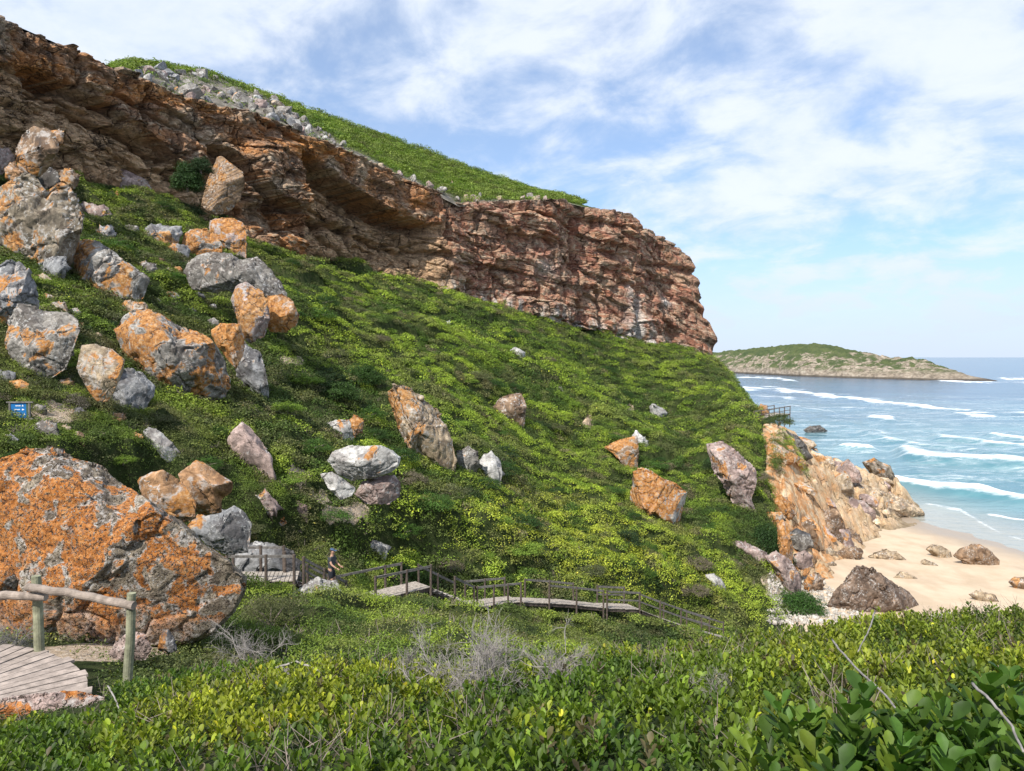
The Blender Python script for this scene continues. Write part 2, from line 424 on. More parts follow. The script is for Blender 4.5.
# sandy bare places: u, v, half width, half height, strength
SAND = [(345,512,26,10,1),(300,480,14,8,.7),(350,425,14,5,.8),(60,413,30,9,1.1),(292,360,14,5,.8),(588,428,5,8,.8),(630,412,4,7,.8),(775,585,14,14,.9),(318,495,12,6,.8),(335,545,10,3,.6),
        (110,650,70,10,1),(480,440,14,5,.3),(820,590,30,20,1)]
def sandmask(p):
    u, v = proj(p); m = np.zeros(u.shape)
    n = fbm(p * .9, 3)
    for a, b, c, d, s in SAND:
        q = np.sqrt(((u - a) / c) ** 2 + ((v - b) / d) ** 2)
        m = np.maximum(m, s * sstep(1.15, .75, q + n * .7))
    return np.clip(m, 0, 1)
ROCKZ = []; PATH_PTS = []   # filled by the boardwalk: no shrubs there
def mounds(x, y, cells=False):
    """bushy relief of the wind-clipped scrub"""
    r = np.sqrt(x ** 2 + y ** 2)
    q = np.stack([x, y], -1); w = np.stack([noise(np.stack([x * .25, y * .25, 0 * x], -1)), noise(np.stack([x * .25, y * .25, 0 * x + 9], -1))], -1)
    dirx = (x * .86 + y * .5); diry = (-x * .5 + y * .86)
    q1 = np.stack([dirx / 5.0, diry / 2.6], -1) + w * .9
    f1, c1 = voro2(q1); f2, c2 = voro2(q / 1.25 + w * 1.4 + 3.3)
    a = np.clip(1 - f1 ** 2.6, 0, 1) ** .7 * (.25 + .75 * c1)
    b = np.sqrt(np.clip(1 - (f2 * 1.05) ** 2, 0, 1)) * (.35 + .65 * c2)
    far = sstep(6.5, 23, r); near = sstep(2.0, 9, r)
    big = noise(np.stack([x * .07, y * .07, 0 * x + 31], -1)) * 1.3
    h = a * (1.75 * far + .08 * near) * (.7 + .5 * sstep(40, 90, r)) + b * (.75 * far + .38 * near) - 1.0 * far - .24 * near + big * sstep(30, 55, r)
    return (h, c1, c2) if cells else h
def mound_amt(x, y, p=None, veg=False):
    p = np.stack([x, y, gz(x, y)], -1)
    s = 1 - sandmask(p)
    for (ax, ay, rr) in PATH_PTS:
        s = s * (sstep(rr * .30, rr * .5, np.hypot(x - ax, y - ay)) if veg else sstep(rr * .5, rr * 1.5, np.hypot(x - ax, y - ay)))
    s = s * sstep(-20.2, -18.2, p[..., 2])
    for (ax, ay, rr) in ROCKZ:
        m_ = (np.abs(x - ax) < rr * 1.6) & (np.abs(y - ay) < rr * 1.6)
        if veg: continue
        if np.any(m_): s = np.where(m_, s * (.15 + .85 * sstep(rr * .7, rr * 1.5, np.hypot(x - ax, y - ay))), s)
    return s
def ground(x, y):
    x = np.asarray(x, float); y = np.asarray(y, float)
    return gz(x, y) + mounds(x, y) * mound_amt(x, y)
# boardwalk line (u, v, distance) of the deck surface
def px(u, v, Y): return P(u, v, Y)
BW1 = [px(215, 582, 27.6), px(297, 581, 28.2)]
ST1 = [px(299, 581, 28.3), px(347, 606, 30.0)]
BW2 = [px(349, 606.5, 30.1), px(431, 587, 33.2)]
ST2 = [px(433, 588, 33.4), px(474, 607, 36.0)]
BW3 = [px(476, 607, 36.1), px(521, 602, 37.6)]
BW4 = [px(524, 602.5, 37.9), px(565, 604, 39.5), px(604, 608, 41.0)]
BW5 = [px(606, 608.5, 41.1), px(640, 609.5, 42.4)]
BW6 = [px(643, 611, 42.5), px(668, 621, 43.9), px(695, 630, 45.3), px(735, 641, 47.5)]
PATHZ = []
for seg in (BW1, ST1, BW2, ST2, BW3, BW4, BW5, BW6):
    for a, b in zip(seg[:-1], seg[1:]):
        for k in range(6):
            q = a + (b - a) * k / 5; PATH_PTS.append((q[0], q[1] + .6, 1.7)); PATHZ.append(q)
PATH_PTS += [(-6.2, 8.6, 2.2), (-4.6, 9.0, 1.0)]


for q in PATHZ:
    dd = np.hypot(_gx - q[0], _gy - (q[1] - .3)); lim = q[2] - .30 + np.clip(dd - 1.5, 0, None) * .55 - .12 * np.clip(q[1] - _gy, 0, 3)
    GZ = np.where(dd < 5, np.minimum(GZ, lim), GZ)
# ---------------------------------------------------------------- boulders
_ico = {}
def ico(n):
    if n not in _ico:
        bm = bmesh.new(); bmesh.ops.create_icosphere(bm, subdivisions=n, radius=1)
        bm.verts.ensure_lookup_table()
        _ico[n] = (np.array([v.co[:] for v in bm.verts]), np.array([[v.index for v in f.verts] for f in bm.faces])); bm.free()
    return _ico[n]
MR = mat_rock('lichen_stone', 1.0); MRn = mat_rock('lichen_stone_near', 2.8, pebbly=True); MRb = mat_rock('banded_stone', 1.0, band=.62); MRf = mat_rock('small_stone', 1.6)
STONE = {'umber': (.19, .135, .10), 'grey': (.245, .225, .20), 'dark': (.13, .12, .11), 'brown': (.27, .18, .115), 'tan': (.40, .31, .21), 'white': (.46, .445, .42), 'pink': (.36, .27, .24), 'orange': (.40, .23, .12), 'sand': (.52, .40, .27), 'blue': (.25, .25, .255), 'olive': (.25, .205, .15)}
ROCKS = []
def rock(outline, stone, lich, label=None, base=None, Yd=None, depth=.8, seed=0, lvl=5, cuts=13, rough=1.0, mat=None, name='boulder', cat='boulder', sub=.22, group=None, sink=True, foot=False):
    o = np.array(outline, float); cu, cv = (o[:, 0].min() + o[:, 0].max()) / 2, (o[:, 1].min() + o[:, 1].max()) / 2
    ub, vb = base if base else (cu, o[:, 1].max() - 1)
    Yb = Yd if Yd else hit(ub, vb)
    if Yb is None: Yb = 60
    R = (np.ptp(o[:, 0]) + np.ptp(o[:, 1])) / 4
    Dm = R * depth / F * Yb; Yc = Yb + Dm * .45
    if sink and base is None and not Yd: # let the foot sink into the ground
        low = o[:, 1] > cv + .45 * (o[:, 1].max() - cv); o[low, 1] += .12 * R
        cv = (o[:, 1].min() + o[:, 1].max()) / 2
    # boundary radius by angle
    oo = np.vstack([o, o[:1]]); dense = np.vstack([oo[i] + (oo[i + 1] - oo[i]) * np.linspace(0, 1, 24, endpoint=False)[:, None] for i in range(len(o))])
    an = np.arctan2(-(dense[:, 1] - cv), dense[:, 0] - cu); rad = np.hypot(dense[:, 0] - cu, dense[:, 1] - cv)
    so_ = np.argsort(an); an = an[so_]; rad = rad[so_]
    V, Fc = ico(lvl); V = V.copy(); r2 = np.random.default_rng(seed * 13 + int(cu * 7 + cv))
    # block-like facets cut in the unit ball
    for k in range(cuts):
        n = r2.normal(size=3); n[2] = (abs(n[2]) + .55) * (1 if k % 3 else -1); n /= np.linalg.norm(n)
        d = r2.uniform(.38, .64); ex = V @ n - d
        V -= np.clip(ex, 0, None)[:, None] * n
    for k in range(4):
        n = np.array([0, 0, 1.]) + r2.normal(size=3) * .35; n /= np.linalg.norm(n); ex = V @ n - r2.uniform(.5, .7); V -= np.clip(ex, 0, None)[:, None] * n * .95
    th = np.arctan2(V[:, 1], V[:, 0]); rho = np.hypot(V[:, 0], V[:, 1]) 
    # silhouette radius of the cut ball by angle, to rescale to the outline
    bins = np.linspace(-pi, pi, 181); mx = np.zeros(180); ib = np.clip(np.digitize(th, bins) - 1, 0, 179); np.maximum.at(mx, ib, rho)
    mx = np.maximum(mx, .3); mxs = np.interp(th, (bins[:-1] + bins[1:]) / 2, mx, period=2 * pi)
    rb = np.interp(th, an, rad, period=2 * pi)
    rn = (rho / mxs) ** .9
    du = np.cos(th) * rn * rb; dv = -np.sin(th) * rn * rb
    Y = Yc - V[:, 2] * Dm
    Pw = P(cu + du, cv + dv, Y)
    mp = Yb / F; sz = R * mp
    # displacement along a rough normal, kept small at the outline
    me = bpy.data.meshes.new('t'); me.vertices.add(len(Pw)); me.vertices.foreach_set('co', Pw.astype(np.float32).ravel())
    me.loops.add(Fc.size); me.loops.foreach_set('vertex_index', Fc.astype(np.int32).ravel()); me.polygons.add(len(Fc)); me.polygons.foreach_set('loop_start', np.arange(0, Fc.size, 3, dtype=np.int32)); me.update(calc_edges=True)
    N = np.zeros(Pw.size, np.float32); me.vertices.foreach_get('normal', N); N = N.reshape(-1, 3); bpy.data.meshes.remove(me)
    if ((Pw - Pw.mean(0)) * N).sum() < 0: N = -N; Fc = Fc[:, ::-1]
    q = Pw / sz + seed
    f1, f2, cid = voro(q * 1.7 + noise(q * 2)[:, None] * .35)
    g1, g2, gid = voro(q * 4.2 + 9)
    d = (fbm(q * 1.1, 5) * .035 + (fbm(q * 3.1, 4, True) - .4) * .03 + (cid - .5) * .04 - .05 * sstep(.07, 0, f2 - f1) + (gid - .5) * .03 - .02 * sstep(.1, 0, g2 - g1)) * rough
    Pw = Pw + N * (d * sz)[:, None]
    if (not Yd or foot) and foot != -1:                                  # the foot meets the ground on every side
        g = gz(Pw[:, 0], Pw[:, 1]); lowz = Pw[:, 2].min(); hz = Pw[:, 2].max() - lowz
        fr = (Pw[:, 2] - lowz) / hz; w_ = sstep(.38, .0, fr)
        Pw[:, 2] = Pw[:, 2] * (1 - w_) + np.minimum(Pw[:, 2], np.maximum(g - .15, Pw[:, 2] - sz * .7)) * w_
    ROCKZ.append((Pw[:, 0].mean(), Pw[:, 1].mean() - sz * .3, sz * 1.15))
    org = Pw.mean(0); org[2] = Pw[:, 2].min()
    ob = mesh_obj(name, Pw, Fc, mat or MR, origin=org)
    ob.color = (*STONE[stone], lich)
    if label or group: tag(ob, label, cat, group)
    ROCKS.append((cu, cv, R, ob)); return ob
R_ = rock
# upper left
R_([(-22,210),(0,186),(14,177),(26,174),(38,180),(47,192),(60,182),(70,186),(78,200),(84,216),(84,228),(72,250),(46,266),(10,270),(-22,266)],'olive',.42,'huge speckled boulder with a dark cleft below the left end of the cliff',seed=1,lvl=6,depth=.9)
R_([(16,148),(22,136),(33,126),(46,128),(54,134),(60,148),(54,160),(48,170),(40,177),(26,176),(17,166)],'brown',.5,'upright brown boulder with a pale top wedged against the foot of the cliff',seed=2,lvl=5,depth=.8,Yd=50)
R_([(46,131),(56,130),(64,132),(62,144),(56,148),(48,142)],'orange',.9,'small ochre block leaning on the top corner of an upright brown boulder',seed=3,lvl=4,Yd=51)
R_([(-8,152),(0,148),(9,148),(15,158),(10,170),(0,174),(-8,172)],'pink',.15,'pinkish boulder at the left edge under the cliff',seed=4,lvl=4,Yd=52)
R_([(4,168),(14,162),(22,172),(20,184),(8,184)],'orange',.4,'low reddish rock wedged beside the upright brown boulder',seed=5,lvl=4,Yd=50)
R_([(58,174),(64,169),(72,169),(79,176),(78,186),(66,188),(58,182)],'brown',.7,'round rust-brown rock between the upright boulder and the pink slab',seed=6,lvl=4,Yd=54)
R_([(38,176),(48,166),(58,172),(60,184),(50,190),(40,186)],'dark',.1,'dark grey rock in the shade behind the huge speckled boulder',seed=7,lvl=4,Yd=53)
R_([(84,178),(88,166),(98,163),(112,165),(130,172),(148,181),(151,188),(147,196),(130,195),(105,190),(88,187)],'pink',.12,'long pinkish-grey slab lying below the cliff foot',seed=8,depth=.7)
R_([(101,203),(107,195),(117,192),(121,199),(121,206),(110,210),(102,209)],'orange',.8,'small round orange rock on dark green scrub above the low pinkish rock',seed=9,lvl=4)
R_([(81,207),(86,203),(97,206),(105,206),(112,215),(111,223),(95,221),(82,216)],'pink',.3,'low pinkish rock with a dark hollow beneath beside the huge speckled boulder',seed=10,lvl=4)
R_([(217,157),(222,156),(235,166),(243,172),(245,182),(241,198),(232,210),(220,215),(210,214),(201,206),(203,196),(208,178)],'brown',.30,'tall leaning slab with diagonal tan bands standing against the cliff',seed=11,lvl=6,cuts=5,mat=MRb,depth=.5,Yd=70,rough=.6)
R_([(208,221),(216,218),(232,218),(242,222),(247,236),(246,250),(238,256),(222,252),(210,238)],'pink',.75,'rounded pink and orange boulder just below the leaning slab',seed=12)
R_([(181,246),(184,233),(194,228),(207,229),(217,236),(223,246),(222,254),(206,257),(182,255)],'grey',.85,'orange-faced boulder with grey rim left of the rounded pink boulder',seed=13,Yd=59)
R_([(131,243),(140,232),(151,223),(162,225),(181,226),(182,234),(177,246),(168,252),(155,251),(143,246)],'blue',.6,'boulder with a grey left half and orange right half above the grassy ledge',seed=14,Yd=58)
R_([(117,229),(124,225),(138,226),(140,232),(132,236),(119,236)],'grey',.05,'small flat two-layered grey rock in the scrub',seed=15,lvl=4)
R_([(67,271),(69,255),(75,242),(88,239),(98,240),(112,250),(128,263),(148,275),(150,280),(138,291),(122,297),(98,298),(78,295),(71,285)],'grey',.72,'wedge-shaped boulder with orange and white left face and dark grey sloping right side',seed=16,lvl=6,cuts=8)
R_([(36,269),(44,260),(52,256),(66,257),(68,268),(62,278),(52,280),(40,276)],'blue',.1,'small blue-grey rock left of the orange-faced wedge boulder',seed=17,lvl=4)
R_([(36,276),(44,274),(53,281),(48,287),(39,287)],'tan',.3,'tiny tan and white rock below the small blue-grey rock',seed=18,lvl=3)
R_([(39,297),(46,294),(53,297),(52,303),(42,304)],'orange',.9,'tiny brick-red stone above the mushroom-shaped boulder',seed=19,lvl=3)
R_([(-24,282),(-8,270),(8,260),(20,262),(30,270),(37,288),(40,306),(32,318),(10,330),(-24,335)],'blue',.5,'blue-grey boulder with orange patches cut off by the left edge',seed=20,lvl=6)
R_([(3,340),(10,318),(18,303),(30,305),(44,311),(66,312),(78,320),(80,330),(74,348),(66,364),(52,374),(34,384),(20,381),(14,362),(5,348)],'grey',.42,'mushroom-shaped boulder, flat grey top and undercut base, beside the blue sign',seed=21,foot=-1,lvl=6,cuts=7,depth=.9)
R_([(92,400),(100,380),(112,372),(128,368),(144,374),(155,386),(154,396),(140,408),(118,413),(98,410)],'blue',.0,'dark rounded boulder tucked behind the pale orange wedge-shaped rock',seed=22,lvl=5)
R_([(76,368),(82,345),(95,344),(112,349),(125,360),(122,374),(114,392),(108,402),(97,402),(88,390)],'tan',.78,'pale orange wedge-shaped rock with a smooth face near the mushroom-shaped boulder',seed=23,lvl=6,cuts=5,rough=.6,Yd=30.5)
R_([(114,330),(122,317),(134,309),(146,306),(157,311),(180,327),(198,331),(212,340),(224,358),(231,380),(226,391),(212,398),(186,396),(162,386),(142,372),(122,352)],'grey',.80,'very large grey boulder with an orange lower face and a dark hollow underneath',seed=24,foot=-1,lvl=6,depth=.9)
R_([(210,330),(222,323),(240,324),(245,342),(243,356),(236,369),(228,360),(216,344)],'orange',.9,'angular orange block resting on the shoulder of the very large grey boulder',seed=25,lvl=5,cuts=6,Yd=37.0)
R_([(234,362),(244,342),(252,349),(260,352),(265,368),(269,384),(268,398),(254,396),(240,386)],'blue',.12,'grey and white mottled rock under the angular orange block',seed=26,lvl=5)
R_([(184,272),(190,260),(203,253),(216,252),(230,253),(240,258),(257,256),(266,264),(280,280),(292,302),(286,308),(262,304),(240,292),(212,292),(192,290)],'grey',.18,'broad dark-topped grey boulder with pale lichen edges',seed=27,lvl=6,Yd=47)
R_([(262,306),(268,296),(282,294),(292,300),(299,315),(297,325),(284,333),(270,332),(264,322)],'orange',.95,'blocky orange boulder overhanging a dark hollow right of the broad grey boulder',seed=28,Yd=44.5)
R_([(231,300),(236,286),(246,282),(262,291),(268,300),(270,318),(264,336),(252,344),(242,338),(238,322)],'pink',.85,'upright rough orange boulder in front of the broad dark-topped grey boulder',seed=29,Yd=42.5)
R_([(6,386),(10,381),(22,380),(29,384),(27,392),(12,394)],'orange',.9,'little orange stone at the foot of the mushroom-shaped boulder',seed=30,lvl=4)
R_([(52,386),(60,380),(70,378),(73,385),(66,390),(54,390)],'orange',.4,'little flat reddish stone right of the mushroom-shaped base',seed=31,lvl=4)
R_([(31,410),(36,405),(45,406),(45,412),(34,414)],'grey',.0,'little pale grey stone immediately right of the blue sign',seed=32,lvl=3)
R_([(35,398),(42,396),(47,399),(45,403),(36,403)],'blue',.0,'tiny bluish stone above and right of the blue sign',seed=33,lvl=3)
# big conglomerate boulder
R_([(-34,505),(-20,470),(0,459),(28,449),(50,448),(72,457),(102,466),(124,484),(150,500),(180,520),(205,543),(232,562),(247,577),(245,592),(236,612),(216,632),(190,645),(140,652),(90,656),(30,656),(-20,660),(-34,600)],'olive',.80,'enormous rough boulder covered in bright orange lichen behind the log fence',Yd=12.2,seed=134,lvl=7,cuts=4,depth=.8,mat=MRn,rough=.55)
R_([(-14,568),(0,561),(10,567),(19,580),(17,592),(4,600),(-14,602)],'olive',1.0,'orange lump of rock behind the lowered log rail at the left edge',Yd=10.9,seed=35,lvl=5,mat=MRn,rough=.6)
R_([(143,431),(148,427),(160,431),(172,443),(181,453),(175,462),(160,465),(152,456)],'white',.0,'pale grey-white rock standing alone on the scrub above the enormous orange boulder',seed=36,cuts=7)
R_([(227,440),(234,428),(242,421),(250,427),(260,440),(270,455),(276,468),(264,472),(248,474),(233,467)],'pink',.2,'pointed white and purplish rock standing on the scrub',seed=37)
R_([(138,481),(152,472),(163,470),(178,478),(188,490),(196,503),(196,518),(180,524),(160,518),(144,506)],'orange',.55,'blocky brown-orange boulder just behind the enormous orange one',seed=38,Yd=17.5,cuts=6)
R_([(178,474),(196,460),(206,464),(220,474),(233,482),(231,492),(221,500),(222,512),(206,516),(194,512),(184,492)],'orange',.5,'square-edged orange boulder with a dark side face, right of the brown-orange block',seed=39,Yd=18.5,cuts=5,rough=.6)
R_([(188,526),(198,514),(214,508),(226,510),(234,505),(246,514),(252,524),(250,540),(248,552),(226,556),(206,545)],'blue',.35,'blue-white boulder with one orange streak behind the boardwalk',seed=40,Yd=23.5)
R_([(222,575),(236,550),(256,541),(274,543),(292,551),(300,562),(302,580),(276,586),(240,586)],'blue',.02,'dull blue-grey boulder seen through the boardwalk railing',seed=41,Yd=30.0)
R_([(290,594),(300,588),(309,580),(318,577),(326,580),(337,581),(341,592),(336,603),(324,612),(312,613),(304,604),(293,600)],'white',.02,'chunky whitish rock in front of the wooden steps',seed=42,Yd=25.5,rough=1.3)
R_([(270,598),(280,594),(290,600),(286,606),(274,605)],'white',.0,'small pale stone left of the chunky whitish rock',seed=43,lvl=4,Yd=24)
R_([(350,545),(358,540),(372,540),(388,546),(386,550),(366,550),(352,549)],'white',.0,'flat pale stone in the scrub just right of the walker',seed=44,lvl=4)
R_([(158,650),(160,636),(168,629),(174,638),(177,650),(168,654)],'blue',.0,'small pointed grey stone below the enormous orange boulder',seed=45,lvl=4,Yd=10.2,rough=.6)
R_([(108,654),(116,642),(130,630),(146,634),(152,648),(146,660),(120,662)],'pink',.45,'low pinkish rock behind the end post of the log fence',seed=46,lvl=5,Yd=10.6,mat=MRn,rough=.8)
R_([(-30,712),(-10,702),(14,696),(36,694),(56,692),(80,691),(100,695),(112,702),(104,712),(70,722),(20,730),(-30,735)],'pink',.55,'flat pinkish conglomerate rock with pebbles below the curved deck',seed=47,lvl=6,Yd=6.6,mat=MRn,rough=.9,depth=.5)
R_([(272,676),(284,668),(298,671),(306,680),(300,688),(280,688)],'white',.05,'low whitish stone among the leafy scrub in the foreground',seed=48,lvl=4,Yd=5.6,rough=1.2)
# middle slope
R_([(387,391),(396,384),(408,388),(422,398),(436,410),(448,430),(456,448),(455,458),(448,466),(432,462),(414,452),(402,436),(393,414)],'tan',.55,'tall craggy boulder, whitish above and orange below, in the middle of the slope',seed=50,lvl=6,rough=1.2)
R_([(492,408),(500,398),(510,394),(521,393),(527,406),(524,420),(508,424),(496,421)],'brown',.35,'square brown rock jutting from the green slope',seed=51)
R_([(452,466),(458,452),(468,446),(477,452),(480,464),(472,476),(458,474)],'grey',.05,'leafy-edged grey rock, left one of a pair right of the tall craggy boulder',seed=52,lvl=4)
R_([(478,462),(484,454),(492,454),(501,463),(502,472),(498,484),(486,478)],'white',.02,'pale grey rock, right one of a pair right of the tall craggy boulder',seed=53,lvl=4)
R_([(327,460),(332,452),(348,446),(366,446),(381,445),(392,450),(401,457),(399,466),(392,472),(372,478),(352,481),(338,474)],'white',.50,'wide white boulder with orange stains perched on two smaller rocks',seed=54,lvl=6,Yd=33.0,cuts=6,rough=.7)
R_([(320,474),(332,472),(345,480),(356,488),(352,496),(341,500),(330,490)],'white',.05,'pale flat-sided rock under the left end of the wide white boulder',seed=55,Yd=32.8)
R_([(354,494),(362,482),(378,476),(394,474),(401,482),(400,496),(388,504),(366,504)],'pink',.2,'streaked grey-pink rock under the right end of the wide white boulder',seed=56,Yd=33.5)
R_([(325,423),(336,420),(350,420),(356,424),(358,432),(348,442),(338,440),(332,430)],'white',.15,'jagged whitish rock poking out of bushes above the wide white boulder',seed=57,lvl=5)
R_([(350,420),(354,415),(364,421),(362,432),(354,436)],'orange',.9,'small orange stone on the corner of the jagged whitish rock',seed=58,lvl=4,Yd=37)
R_([(510,350),(516,347),(525,353),(526,362),(518,363)],'white',.0,'small white stone high on the slope under the cliff',seed=59,lvl=4)
R_([(445,323),(449,321),(452,328),(449,332)],'white',.0,'thin white stone in the green scrub beneath the cliff',seed=60,lvl=3)
R_([(557,391),(561,387),(565,394),(563,400),(558,398)],'grey',.0,'small mottled stone on the slope above the middle orange boulder',seed=61,lvl=3)
R_([(649,406),(654,404),(662,408),(668,413),(661,421),(652,415)],'white',.0,'two-toned white stone high on the right of the slope',seed=62,lvl=4)
R_([(630,490),(633,472),(641,467),(650,470),(662,478),(676,483),(687,493),(684,505),(678,522),(668,524),(654,516),(634,511),(630,500)],'white',.92,'big white and orange boulder protruding low on the slope',seed=63,lvl=6,cuts=6,rough=.7)
R_([(604,447),(616,441),(630,437),(637,436),(639,450),(637,466),(630,468),(618,458)],'brown',.8,'orange and brown rock just above the big white and orange boulder',seed=64)
R_([(632,436),(636,431),(645,438),(650,447),(646,453),(638,450)],'white',.1,'speckled black and white rock on the shoulder of the orange and brown rock',seed=65,lvl=4,Yd=76)
R_([(580,430),(583,422),(588,418),(591,428),(589,436),(582,436)],'sand',.1,'small tan outcrop left of the orange and brown rock',seed=66,lvl=3)
R_([(706,444),(722,441),(734,448),(746,460),(756,470),(757,482),(752,495),(759,508),(748,512),(736,504),(726,490),(714,470)],'pink',.35,'grey-pink craggy rock rib on the right of the slope',seed=67,lvl=6,rough=1.3)
R_([(700,446),(704,439),(711,443),(712,450),(704,451)],'pink',.5,'small pinkish rock above the grey-pink craggy rib',seed=68,lvl=3)
R_([(728,542),(740,541),(754,546),(767,553),(765,560),(750,556),(736,550)],'pink',.3,'long low slab of pink rock near the foot of the slope',seed=69,lvl=4)
R_([(706,576),(714,574),(721,580),(726,588),(716,588)],'white',.05,'pale bleached slab in the scrub beyond the boardwalk end',seed=70,lvl=3)
R_([(757,516),(764,512),(780,512),(786,518),(782,524),(760,524)],'tan',.5,'tan ledge block above the dark green bush by the gully',seed=71,lvl=4)
R_([(777,524),(783,519),(789,530),(793,548),(792,566),(782,562),(778,545)],'orange',1.0,'upright orange flake of rock at the edge of the gully',seed=72,lvl=5,Yd=61)
R_([(764,556),(776,551),(790,560),(799,573),(802,586),(792,592),(780,580)],'pink',.45,'pinkish-brown rock at the bottom of the orange flake',seed=73,lvl=5)
# gully and beach
for ol, st, li, lb, sd_, kw in [
 ([(815,526),(820,512),(828,508),(838,509),(844,522),(850,540),(848,550),(836,552),(822,543)],'brown',.15,'tall brown boulder with a flat grey face standing on the sand below the shelf',80,dict(lvl=6,cuts=8,rough=.7)),
 ([(836,553),(848,546),(860,548),(863,555),(857,560),(844,561)],'brown',.3,'rounded brown rock lying against the tall boulder on the sand',81,dict(lvl=4)),
 ([(812,548),(820,544),(832,548),(839,556),(832,560),(816,559)],'tan',.3,'lumpy tan rock left of the tall brown boulder',82,dict(lvl=4)),
 ([(842,530),(850,528),(860,536),(864,546),(852,549),(844,542)],'brown',.1,'dark brown rock right beside the tall brown boulder',83,dict(lvl=4)),
 ([(803,584),(808,575),(816,573),(823,579),(823,588),(815,593),(806,590)],'brown',.4,'round brown rock on the pale stones of the gully',84,dict(lvl=4)),
 ([(826,606),(834,592),(845,578),(856,565),(866,567),(880,573),(896,584),(910,594),(918,604),(917,614),(906,620),(880,624),(846,622),(832,614)],'umber',.12,'great dark brown boulder on the sand just beyond the leafy foreground',85,dict(lvl=6,cuts=9,Yd=57.5,rough=1.1)),
 ([(926,549),(932,544),(942,546),(950,551),(953,557),(942,559),(931,554)],'tan',.2,'tan lump of rock left of the jagged red-brown rock on the beach',86,dict(lvl=5)),
 ([(952,556),(958,549),(972,544),(980,544),(992,552),(1000,560),(998,567),(984,565),(966,561)],'brown',.35,'jagged red-brown rock in the middle of the beach',87,dict(lvl=5,rough=1.3)),
 ([(1008,582),(1014,577),(1030,577),(1036,584),(1032,591),(1016,588)],'brown',.4,'reddish-brown rock on the sand at the right edge',88,dict(lvl=5)),
 ([(894,577),(903,572),(919,578),(916,580),(900,580)],'tan',.0,'low sand-coloured rock behind the great dark brown boulder',89,dict(lvl=3,depth=.6)),
 ([(968,594),(980,591),(996,595),(998,600),(986,602),(974,598)],'tan',.0,'flat tan rock nearly buried in the middle of the sand',90,dict(lvl=4,depth=.6)),
 ([(872,555),(884,550),(896,552),(908,559),(894,561),(878,559)],'tan',.05,'flat olive-tan rocks at the sandy foot of the shelf',91,dict(lvl=4,depth=.6)),
 ([(920,562),(926,560),(938,565),(932,567)],'tan',.0,'sliver of tan rock in the sand between shelf and the jagged red-brown rock',92,dict(lvl=3,depth=.6)),
 ([(920,626),(932,614),(946,611),(960,615),(968,626),(966,634),(930,636)],'white',.0,'pale grey rounded rock on the sand behind the leafy crest',93,dict(lvl=5,Yd=56)),
 ([(826,564),(833,562),(837,565),(830,567)],'tan',.0,'tiny brown stone on the sand below the tall brown boulder',94,dict(lvl=3)),
 ([(844,490),(850,482),(862,483),(880,489),(900,497),(922,509),(926,516),(914,521),(896,518),(872,510),(852,500)],'sand',.2,'long tan wedge of rock reaching the water at the end of the shelf',95,dict(lvl=6,Yd=99,rough=1.1)),
 ([(845,492),(850,482),(860,483),(868,492),(872,506),(862,505),(850,499)],'brown',.35,'reddish slab face at the near end of the long tan wedge',96,dict(lvl=5,Yd=97.5)),
 ([(862,462),(874,458),(890,466),(896,478),(888,485),(872,476)],'olive',.15,'dark olive rocky knob where the shelf meets the surf',97,dict(lvl=5,Yd=112)),
 ([(803,430),(810,426),(820,425),(828,431),(822,434),(808,434)],'dark',.0,'dark grey rock awash in the sea beyond the shelf',98,dict(lvl=5,Yd=214,rough=1.4,depth=.6)),
 ([(757,410),(761,404),(767,406),(769,413),(762,416)],'orange',1.0,'orange rock beside the far end of the boardwalk on the ridge',99,dict(lvl=4,Yd=87)),
 ([(766,446),(772,439),(780,441),(784,450),(774,454)],'orange',1.0,'topmost orange rock of the broken ridge above the shelf',100,dict(lvl=4,Yd=80)),
 ([(780,452),(788,446),(796,452),(798,460),(788,462)],'orange',.9,'second orange rock down the broken ridge above the shelf',101,dict(lvl=4,Yd=80)),
 ([(792,460),(800,456),(807,464),(805,470),(795,470)],'orange',1.0,'lowest bright orange rock of the broken ridge above the shelf',102,dict(lvl=4,Yd=80)),
 ([(786,430),(798,436),(806,446),(812,458),(806,460),(796,450),(786,440)],'dark',.1,'dark grey sloping slab set in the upper shelf',103,dict(lvl=4,Yd=83)),
 ([(773,500),(780,494),(790,502),(796,514),(790,522),(780,514)],'orange',.9,'orange-brown rock at the bushy edge of the shelf',104,dict(lvl=4,Yd=70)),
 ([(786,536),(796,528),(810,534),(814,546),(802,552),(790,546)],'grey',.3,'grey blocky rock in the gully between orange flake and tall brown boulder',105,dict(lvl=5,Yd=68)),
 ([(800,524),(808,520),(816,526),(816,538),(806,540),(800,534)],'brown',.1,'dark chestnut rock leaning on the left of the tall brown boulder',106,dict(lvl=4,Yd=72)),
 ([(794,556),(804,550),(812,556),(812,566),(800,570),(794,564)],'pink',.3,'pink-grey rock in the middle of the gully',107,dict(lvl=4,Yd=65)),
]:
    R_(ol, st, li, lb, seed=sd_, **kw)


